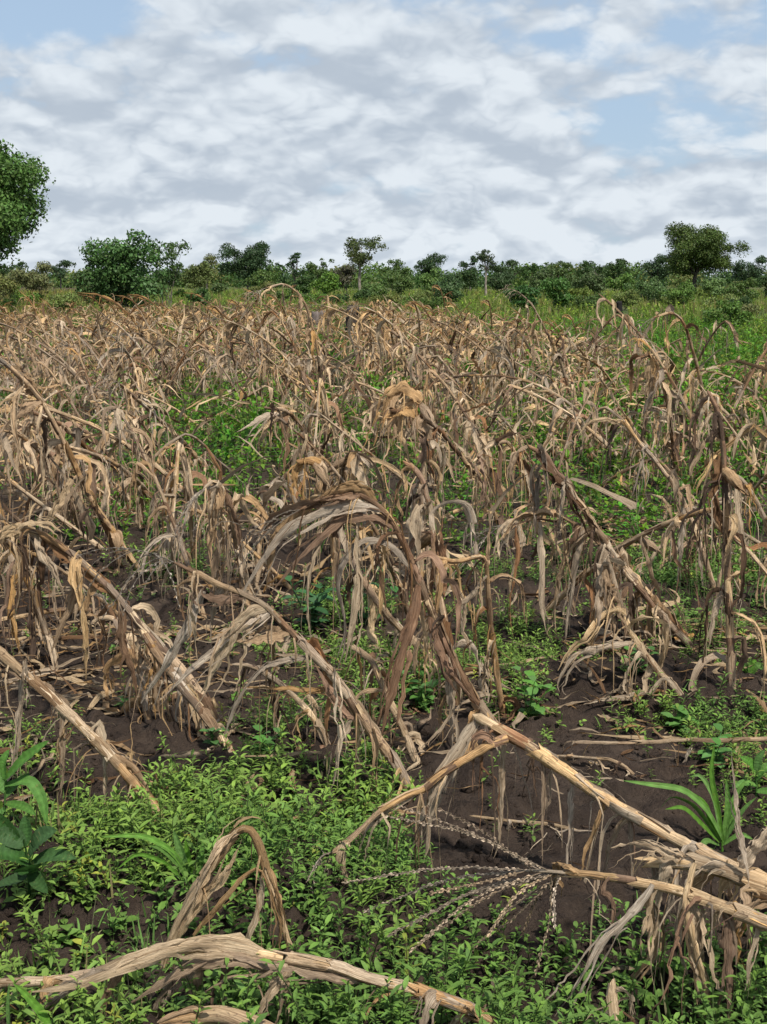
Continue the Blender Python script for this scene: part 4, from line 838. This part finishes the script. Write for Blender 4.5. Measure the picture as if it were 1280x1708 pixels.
hero('large drooping plant in the right rows with a broad brown head and long leaf curtain', [(1130, 800), (1122, 730), (1112, 660), (1100, 615), (1085, 590), (1060, 600)], None, 9.6, .0165, .009, 16, 31, tint='brown', Ls=(.4, .65), ws=(.022, .04), leaves=[([(1095, 612), (1070, 625), (1050, 660)], .045, -.03, 'tan')])
hero('tall dark tassel head raised against the green grass at the right', [(1180, 700), (1170, 640), (1155, 580), (1140, 535), (1120, 520), (1090, 530)], 12.0, 11.6, .0165, .008, 10, 32, tint='brown', Ls=(.3, .55), ws=(.018, .034), tas=True)
hero('pale wispy plant of thin strips right of the centre clump', [(905, 900), (885, 830), (870, 780), (850, 735), (820, 740), (790, 770)], None, 7.1, .0135, .007, 13, 33, tint='pale', Ls=(.35, .6), ws=(.014, .026), shredp=.9)
hero('thin raised stalk with a bent over tip sticking up above the field left of centre', [(536, 640), (530, 580), (515, 520), (500, 490), (475, 472), (445, 480)], 13.5, 13.2, .0145, .007, 7, 34, tint='tan', Ls=(.25, .45), ws=(.018, .03), tas=True)
hero('bare dark stalk leaning left above the right hand rows with a drooping tassel', [(950, 655), (935, 600), (910, 550), (890, 510), (870, 490)], 13.8, 13.5, .0135, .007, 5, 35, tint='dark', Ls=(.2, .35), tas=True)
hero('stalk with a hooked brown blade leaning left of the centre rows', [(520, 690), (480, 640), (450, 600), (415, 575), (385, 570)], None, 12.5, .0165, .009, 9, 36, tint='brown', Ls=(.3, .5), ws=(.02, .034))
hero('thin dry stem lying on the bare soil behind the fan shaped tassel', [(1010, 1392), (940, 1384), (860, 1370), (790, 1362)], None, 3.75, .005, .003, 4, 44, tint='silver', Ls=(.06, .14), ws=(.004, .009))
hero('thin pale stem slanting over the bare soil under the long stalk bend', [(1085, 1300), (1030, 1268), (960, 1262), (900, 1275)], None, 4.2, .0055, .003, 5, 45, tint='pale', Ls=(.06, .16), ws=(.005, .010))
hero('thin straight stalk lying level over the soil at the right edge', [(1400, 1232), (1280, 1232), (1200, 1236), (1140, 1234), (1060, 1240), (960, 1238)], 4.05, 4.15, .0085, .004, 1, 37, tint='tan', Ls=(.1, .2), ws=(.008, .012), leaves=[([(1155, 1238), (1135, 1290), (1120, 1340), (1112, 1380)], .008, -.02, 'silver'), ([(1232, 1234), (1226, 1290), (1240, 1350), (1246, 1400)], .010, -.02, 'pale')])
hero('pale fallen stalk lying on the soil in the shade of the left rows', [(180, 1012), (120, 1014), (60, 1024), (0, 1034), (-40, 1044)], None, 5.6, .011, .007, 3, 38, tint='tan', Ls=(.2, .3))
hero('leafy ruin of a plant at the right edge below the rusty sheathed stalk', [(1330, 1020), (1300, 930), (1270, 850), (1240, 800), (1215, 790)], None, 6.3, .0145, .008, 11, 39, tint='grey', Ls=(.3, .5), ws=(.016, .03))
hero('stalk with ragged pale leaves leaning over the left edge', [(96, 1100), (60, 1000), (30, 930), (0, 880), (-40, 850)], None, 5.2, .0145, .008, 9, 40, tint='grey', Ls=(.3, .5), ws=(.014, .026))
hero('broken stalk tipped with a short tassel beside the dark soil at the left', [(250, 1210), (236, 1130), (205, 1060), (180, 1010)], None, 4.9, .0125, .007, 8, 41, tint='brown', Ls=(.25, .45), ws=(.012, .024), tas=True)
hero('slumped stalk under the tall bent stalk, trailing strips to the soil', [(560, 1255), (520, 1190), (470, 1140), (420, 1110), (385, 1108)], None, 4.3, .0105, .006, 8, 42, tint='grey', Ls=(.2, .4), ws=(.010, .020))
hero('short leaning stalk buried in leaf strips between the central plants', [(700, 1275), (672, 1210), (640, 1150), (620, 1100), (590, 1080)], None, 4.5, .012, .007, 8, 43, tint='grey', Ls=(.25, .45), ws=(.011, .022))
# ------------------------------------------------------------------ the rest of the field: prototypes, then copies
def bent_path(rng, L, az, lean0, lean1, brk=None):
    n = 14; p = [np.array((0., 0., -.03))]; z = 0
    for i in range(n):
        f = i/(n-1); a = lean0+(lean1-lean0)*f**1.5
        if brk is not None and f > brk: a = max(a, R(rng.uniform(118, 150)))
        d = np.array((-math.sin(a)*math.cos(az), math.sin(a)*math.sin(az), math.cos(a))); q = p[-1]+d*L/n
        if q[2] < .03 and i > 1: q[2] = .03
        p.append(q)
    return np.array(p)
proto, simple, fart = [], [], []; pfeat, sfeat = [], []
def feats(brk, ear, lean): return ('snapped over' if brk else ('lying low' if lean > 42 else 'bent over'))+(' with an ear' if ear else '')
rng = np.random.default_rng(2024)
for k in range(16):
    L = rng.uniform(1.15, 1.85); brk = rng.uniform(.45, .75) if rng.random() < .5 else None
    l0 = rng.uniform(15, 58); path = bent_path(rng, L, rng.normal(0, .75), R(l0), R(rng.uniform(50, 100)), brk); ear_ = rng.uniform(.45, .7) if rng.random() < .4 else None; pfeat.append(feats(brk, ear_, l0))
    proto.append(maize_parts(rng, path, rng.uniform(.012, .016), .007, rng.integers(13, 17), Ls=(.22, .58), ws=(.013, .031), fr=2, wrap=1, strands=15, nu=4, seg=13, tas=rng.random() < .75, ear=ear_, stepk=.05, sides=6, shredp=.5, spk=False))
for k in range(14):
    L = rng.uniform(1.15, 1.9); brk = rng.uniform(.4, .75) if rng.random() < .5 else None
    l0 = rng.uniform(15, 58); path = bent_path(rng, L, rng.normal(0, .6), R(l0), R(rng.uniform(50, 100)), brk); sfeat.append(feats(brk, None, l0))
    simple.append(merged(maize_parts(rng, path, .017, .010, 15, Ls=(.2, .54), ws=(.014, .031), fr=2, strands=8, nu=3, seg=9, tas=rng.random() < .6, ear=None, stepk=.09, sides=4, shredp=.35, spk=False, tasL=.3)))
for k in range(12):
    L = rng.uniform(1.15, 1.9); path = bent_path(rng, L, rng.normal(0, .6), R(rng.uniform(8, 38)), R(rng.uniform(60, 110)), rng.uniform(.5, .75) if rng.random() < .5 else None)
    fart.append(merged(maize_parts(rng, path, .018, .012, 15, Ls=(.2, .5), ws=(.018, .036), fr=1, nu=2, seg=7, tas=False, stepk=.25, sides=3, shredp=.2, spk=False)).arrays())
pmesh = [[(nm, *m_.arrays(), mk) for nm, m_, mk in pr] for pr in proto]
pm = [[(nm, make_mesh(nm, v, f, t, u, M[mk])) for nm, v, f, t, u, mk in pr] for pr in pmesh]
smesh = [make_mesh('maize_plant', *m_.arrays(), M['dry']) for m_ in simple]
rng = np.random.default_rng(31); spots = []
Yr = 6.2
while Yr < 52:
    gap = .70 if Yr < 20 else .80; hw = (640+260)/FPX*Yr
    x0 = -hw
    while x0 < hw:
        xx = x0+rng.normal(0, .10); yy = Yr+rng.normal(0, .13)+.12*xx; px, py = to_px(xx, yy)
        edge = ymax(px)*(1+.08*(rng.random()-.5))
        patch = float(fbm(np.array(xx*.35), np.array(yy*.35), 91, 2))
        if 6.0 < yy < edge and rng.random() < float(maize_allowed(px, py))*(.94 if patch > .44 else .52)*(1.0 if yy < edge*.85 else .6): spots.append((xx, yy, float(px), float(py)))
        x0 += rng.uniform(.30, .58) if Yr < 24 else rng.uniform(.42, .75)
    Yr += gap
spots.sort(key=lambda s: s[1])
inv = [s for s in spots if -70 < s[2] < 1350]; outv = [s for s in spots if not (-70 < s[2] < 1350)]
ind = inv[:256]; rest = inv[256:]+outv
print('maize spots', len(spots), 'individual', len(ind), 'to', ind[-1][1])
COLW = [(-1e9, 260, 'at the left of the field'), (260, 520, 'left of centre in the field'), (520, 780, 'in the middle of the field'), (780, 1030, 'right of centre in the field'), (1030, 1e9, 'at the right of the field')]
def band_label(px, y, ycut, feat):
    w = ('far left', 'left', 'left of centre', 'middle', 'right of centre', 'right', 'far right')[int(np.clip((px+20)//190, 0, 6))]
    i = 0 if y < ycut[0] else (1 if y < ycut[1] else 2)
    return f'dead maize plant {feat}, {("just behind the foreground plants", "in the crowded middle rows", "in the furthest brown rows")[i]}, {w}'
NPART = 105; ycut = (ind[45][1], ind[150][1])
root_src = []
for i, (xx, yy, px, py) in enumerate(ind):
    h = float(hgt(np.array([xx]), np.array([yy]))[0]); rz = rng.normal(0, .40)
    if rng.random() < .2: rz += rng.uniform(1.2, 5)
    sc = rng.uniform(.62, 1.08)
    if i < NPART:
        k = rng.integers(0, len(pm)); lab = band_label(px, yy, ycut, pfeat[k]); r_ = empty('maize_plant', (xx, yy, h), lab, 'maize plant', GM)
        for nm, me in pm[k]:
            o = bpy.data.objects.new(nm, me); C.objects.link(o); o.parent = r_
            if nm == 'leaf_shreds': o['kind'] = 'stuff'
    else:
        k = rng.integers(0, len(smesh)); lab = band_label(px, yy, ycut, sfeat[k]); r_ = bpy.data.objects.new('maize_plant', smesh[k]); C.objects.link(r_); r_.location = (xx, yy, h); tag(r_, lab, 'maize plant', GM)
    r_.rotation_euler = (0, 0, rz); r_.scale = (sc, sc, sc)
ra = np.array([(s[0], s[1]) for s in rest]); n = len(ra); ps = np.stack([ra[:, 0], ra[:, 1], hgt(ra[:, 0], ra[:, 1])], 1)
scatter('far_maize', fart, ps, rng.uniform(.5, 1.0, n)*np.where(rng.random(n) < .08, 1.3, 1.0), rng.normal(0, .5, n), np.zeros(n), M['dry'], np.stack([rng.uniform(.8, 1.2, n)]*3, 1),
        'brown mass of dead maize filling the back of the field', seed=12)
# ------------------------------------------------------------------ green plants one can pick out
def leafy(name, label, cat, px, py, leaves, col, stem=None, Y=None, group=None, ns=19, seed=0):
    """leaves: list of (pixel path from the stem outwards, half width in m, depth change)"""
    rng = np.random.default_rng(seed+700); b = G(px, py) if Y is None else P(px, py, Y); Yb = b[1]
    root = empty(name, b, label, cat, group); mb = MB(); tops = np.array(stem if stem else [(px, py), (px, py-12)], float)
    tube(mb, resample([P(a, c, Yb) for a, c in tops], n=6)[0], np.linspace(.004, .0025, 6), 5, np.array(col)*.9); mb.build('stem', M['weed'], root, b)
    for pts, w, dY in leaves:
        q = np.array([P(a, c, Yb+dY*k/(len(pts)-1)) for k, (a, c) in enumerate(pts)]); q, L = resample(q, n=ns, smooth_=2)
        s = np.linspace(0, 1, ns); t, n_, bb = frames(q, (rng.normal(0, .4), -.6, 1)); W = w*np.sin(np.clip(s*.88+.10, 0, 1)*math.pi)**.7; W[-1] = w*.03
        a = np.linspace(-1, 1, 5); V = q[:, None, :]+bb[:, None, :]*(W[:, None]*a)[..., None]+n_[:, None, :]*(W[:, None]*(.3*np.abs(a)+rng.normal(0, .04, (ns, 5))+.10*((np.arange(ns) % 2)[:, None])*(np.abs(a) > .1)))[..., None]
        u = np.zeros((ns, 5, 3)); u[..., 0] = a; u[..., 1] = s[:, None]*2; u[..., 2] = rng.uniform(0, 9)
        tt = np.array(col)*rng.uniform(.8, 1.2)*np.where(np.abs(a) < .1, 1.25, 1.0)[None, :, None]*np.where((np.arange(ns) % 2) == 0, 1.13, .9)[:, None, None]*(1+rng.normal(0, .07, (ns, 5, 1))); m2 = MB(); m2.add(V.reshape(-1, 3), quads(ns, 5), tt.reshape(-1, 3), u.reshape(-1, 3)); m2.build('leaf', M['weed'], root, b)
    return root
GD = (.034, .078, .024); GB = (.095, .19, .038); GGm = (.07, .15, .036)
leafy('broadleaf_weed', 'dark broad leaved weed with rounded leaves at the left edge above the green carpet', 'weed', 50, 1500, [
    ([(50, 1440), (20, 1425), (-30, 1420)], .024, -.05), ([(50, 1430), (66, 1400), (95, 1385)], .030, -.03), ([(50, 1445), (85, 1425), (128, 1432)], .020, -.06), ([(45, 1440), (40, 1460), (68, 1450), (20, 1455)], .020, -.1),
    ([(40, 1410), (20, 1395), (-10, 1390)], .026, .0), ([(40, 1412), (46, 1390), (42, 1360)], .020, .03), ([(48, 1450), (30, 1470), (-10, 1480)], .022, -.08), ([(52, 1440), (60, 1470), (80, 1490)], .018, -.08), ([(30, 1400), (0, 1375), (-20, 1350)], .026, .02)], GD, [(50, 1500), (46, 1430), (40, 1400)], Y=3.2)
leafy('broadleaf_weed', 'taller weed with long pointed leaves at the left edge below the stout straw stalk', 'weed', 10, 1400, [
    ([(10, 1300), (40, 1268), (82, 1236)], .020, -.04), ([(10, 1310), (50, 1300), (70, 1330), (78, 1375)], .017, -.05), ([(10, 1320), (-10, 1290), (-30, 1280)], .02, 0), ([(10, 1340), (40, 1345), (60, 1360)], .014, -.04), ([(8, 1300), (6, 1270), (16, 1250)], .016, .02), ([(10, 1350), (-10, 1365), (-30, 1370)], .018, 0), ([(10, 1330), (26, 1310), (50, 1290)], .014, .03)], GGm, [(10, 1400), (8, 1340), (10, 1296)], Y=3.6)
leafy('grass_tuft', 'arching pale green grass blades over the weeds at the lower left', 'grass tuft', 318, 1480, [
    ([(318, 1470), (290, 1420), (240, 1392), (170, 1396)], .0075, -.05), ([(318, 1470), (305, 1430), (296, 1400), (290, 1385)], .013, 0), ([(322, 1475), (336, 1440), (340, 1400)], .010, .02), ([(318, 1476), (300, 1440), (270, 1415), (250, 1410)], .009, -.04), ([(316, 1480), (280, 1440), (230, 1420), (195, 1450)], .006, -.06), ([(320, 1480), (315, 1430), (310, 1400)], .010, 0)], GB, Y=3.25)
leafy('grass_tuft', 'thick green blades at the bottom left corner', 'grass tuft', 60, 1760, [([(100, 1740), (70, 1690), (40, 1655), (22, 1640)], .009, 0), ([(20, 1740), (14, 1690), (16, 1640)], .006, 0), ([(60, 1760), (90, 1700), (110, 1690)], .006, 0)], GB, Y=2.5)
leafy('maize_seedling', 'green maize seedling with ribbon leaves on the soil at the right edge', 'seedling', 1205, 1420, [
    ([(1205, 1400), (1180, 1350), (1140, 1315), (1080, 1308), (1040, 1302)], .0095, -.05), ([(1206, 1400), (1196, 1340), (1186, 1290), (1192, 1240)], .008, .02), ([(1206, 1400), (1216, 1350), (1212, 1300)], .0095, 0), ([(1200, 1405), (1170, 1375), (1140, 1345), (1110, 1350)], .009, -.05), ([(1208, 1405), (1240, 1350), (1262, 1330)], .008, -.03), ([(1203, 1400), (1185, 1370), (1176, 1340), (1150, 1320)], .0095, 0), ([(1206, 1405), (1225, 1370), (1230, 1330)], .009, .03), ([(1200, 1410), (1175, 1400), (1165, 1430)], .009, -.05), ([(1204, 1405), (1160, 1340), (1120, 1325), (1100, 1350)], .008, -.06), ([(1207, 1405), (1220, 1340), (1244, 1300), (1262, 1310)], .008, 0), ([(1205, 1405), (1194, 1330), (1168, 1290), (1150, 1296)], .009, .03), ([(1205, 1410), (1236, 1390), (1256, 1400)], .008, -.05)], GB, [(1205, 1420), (1205, 1395)])
leafy('broadleaf_weed', 'spreading weed with oval leaves at the right edge above the maize seedling', 'weed', 1262, 1340, [
    ([(1262, 1290), (1250, 1270), (1234, 1262)], .014, 0), ([(1262, 1300), (1276, 1280), (1300, 1276)], .014, 0), ([(1262, 1310), (1240, 1305), (1224, 1315)], .012, -.03), ([(1262, 1290), (1266, 1262), (1276, 1250)], .012, 0), ([(1262, 1320), (1284, 1320), (1300, 1330)], .012, -.03)], GGm, [(1262, 1340), (1262, 1285)])
for (a, c, s_, lab) in [(392, 1175, 1.0, 'broad green blades growing through the strips below the pale folded leaf'), (188, 1092, .7, 'green blades beside the drooping tan leaf on the left soil'), (786, 1085, .9, 'green blades between the central plants'), (622, 1330, .8, 'green tuft at the foot of the tall bent stalk'),
                        (1250, 1130, 1.3, 'tall grass tuft at the right edge behind the rusty sheathed stalk'), (1100, 860, .8, 'bright blades in the green gap right of centre'), (560, 1100, .7, 'small tuft left of the rusty hanging leaf'), (1236, 1560, .8, 'blades showing behind the hanging pale leaves at the lower right'),
                        (1130, 1640, .9, 'green blades below the fallen tassel stalk at the right'), (940, 1600, .6, 'small tuft at the edge of the soil under the tassel'), (610, 1265, .7, 'arching blades at the edge of the green carpet near the centre')]:
    rg = np.random.default_rng(int(a*3+c)); Yb = G(a, c)[1]; k = 480/Yb*.25*s_
    lv = []
    for j in range(8):
        dx = rg.uniform(-1, 1); hh = rg.uniform(.6, 1.15)
        lv.append(([(a+rg.uniform(-3, 3), c), (a+dx*.25*k, c-hh*k*.55), (a+dx*.7*k, c-hh*k*rg.uniform(.8, 1.1)), (a+dx*1.1*k, c-hh*k*rg.uniform(.5, 1.15))], rg.uniform(.007, .014)*s_, rg.uniform(-.08, .08)))
    leafy('grass_tuft', lab, 'grass tuft', a, c, lv, GB, group='green tufts among the maize')
def forb(label, px, py, H, nst, Ls, col, seed, wr=.34):
    rg = np.random.default_rng(seed); b = G(px, py); root = empty('broadleaf_weed', b, label, 'weed', 'leafy weeds among the maize')
    st = MB()
    for k in range(nst):
        th = k*2.4; top = b+np.array((math.cos(th)*H*rg.uniform(.15, .6), math.sin(th)*H*rg.uniform(.15, .6), H*rg.uniform(.6, 1)))
        pp, _ = resample([b, b*.5+top*.5+np.array((0, 0, .02)), top], n=6); tube(st, pp, np.linspace(.003, .0015, 6), 4, np.array(col)*.8)
        for j in range(7):
            c = pp[min(5, 1+j*5//7)]; a2 = j*2.4+rg.uniform(0, .5); el = rg.uniform(0, .8); L = rg.uniform(*Ls)
            mb = MB(); green_leaf(mb, c, (math.cos(a2)*math.cos(el), math.sin(a2)*math.cos(el), math.sin(el)), L, L*wr, np.array(col)*rg.uniform(.8, 1.2), (0, 0, 1), 6, .25, .6, nu=5); mb.build('leaf', M['weed'], root, b)
    st.build('stem', M['weed'], root, b)
forb('bright leafy weed on the soil right of the upright twisted stalk', 882, 1205, .20, 4, (.04, .07), (.10, .22, .05), 1)
forb('dark green leafy weed left of the rusty hanging leaf', 520, 1060, .28, 6, (.05, .09), (.045, .115, .05), 2)
forb('dark green weed behind the rusty hanging leaf near the centre', 610, 1050, .30, 6, (.04, .07), (.05, .125, .045), 3)
forb('leafy weed at the foot of the leaf curtains right of centre', 700, 1190, .16, 4, (.04, .06), (.09, .20, .05), 4)
forb('small weed on the dark soil left of the slumped stalk', 440, 1262, .10, 3, (.035, .055), (.08, .18, .05), 5)
forb('small weed in the dark hollow below the tall bent stalk', 356, 1250, .09, 3, (.035, .05), (.07, .16, .05), 6)
forb('pale weed sprawling at the right below the level thin stalk', 1130, 1225, .08, 4, (.05, .08), (.09, .19, .05), 7, .28)
forb('leafy weed half hidden behind the maize seedling at the right', 1190, 1290, .14, 4, (.04, .06), (.08, .19, .05), 8)
forb('tiny bright weed in the middle of the left soil', 210, 1190, .06, 3, (.025, .04), (.09, .20, .05), 9)
forb('weed at the back of the soil patch on the right', 1060, 1130, .12, 4, (.04, .06), (.08, .18, .05), 10)
print('tris', sum(len(me.polygons)*2 for me in bpy.data.meshes))
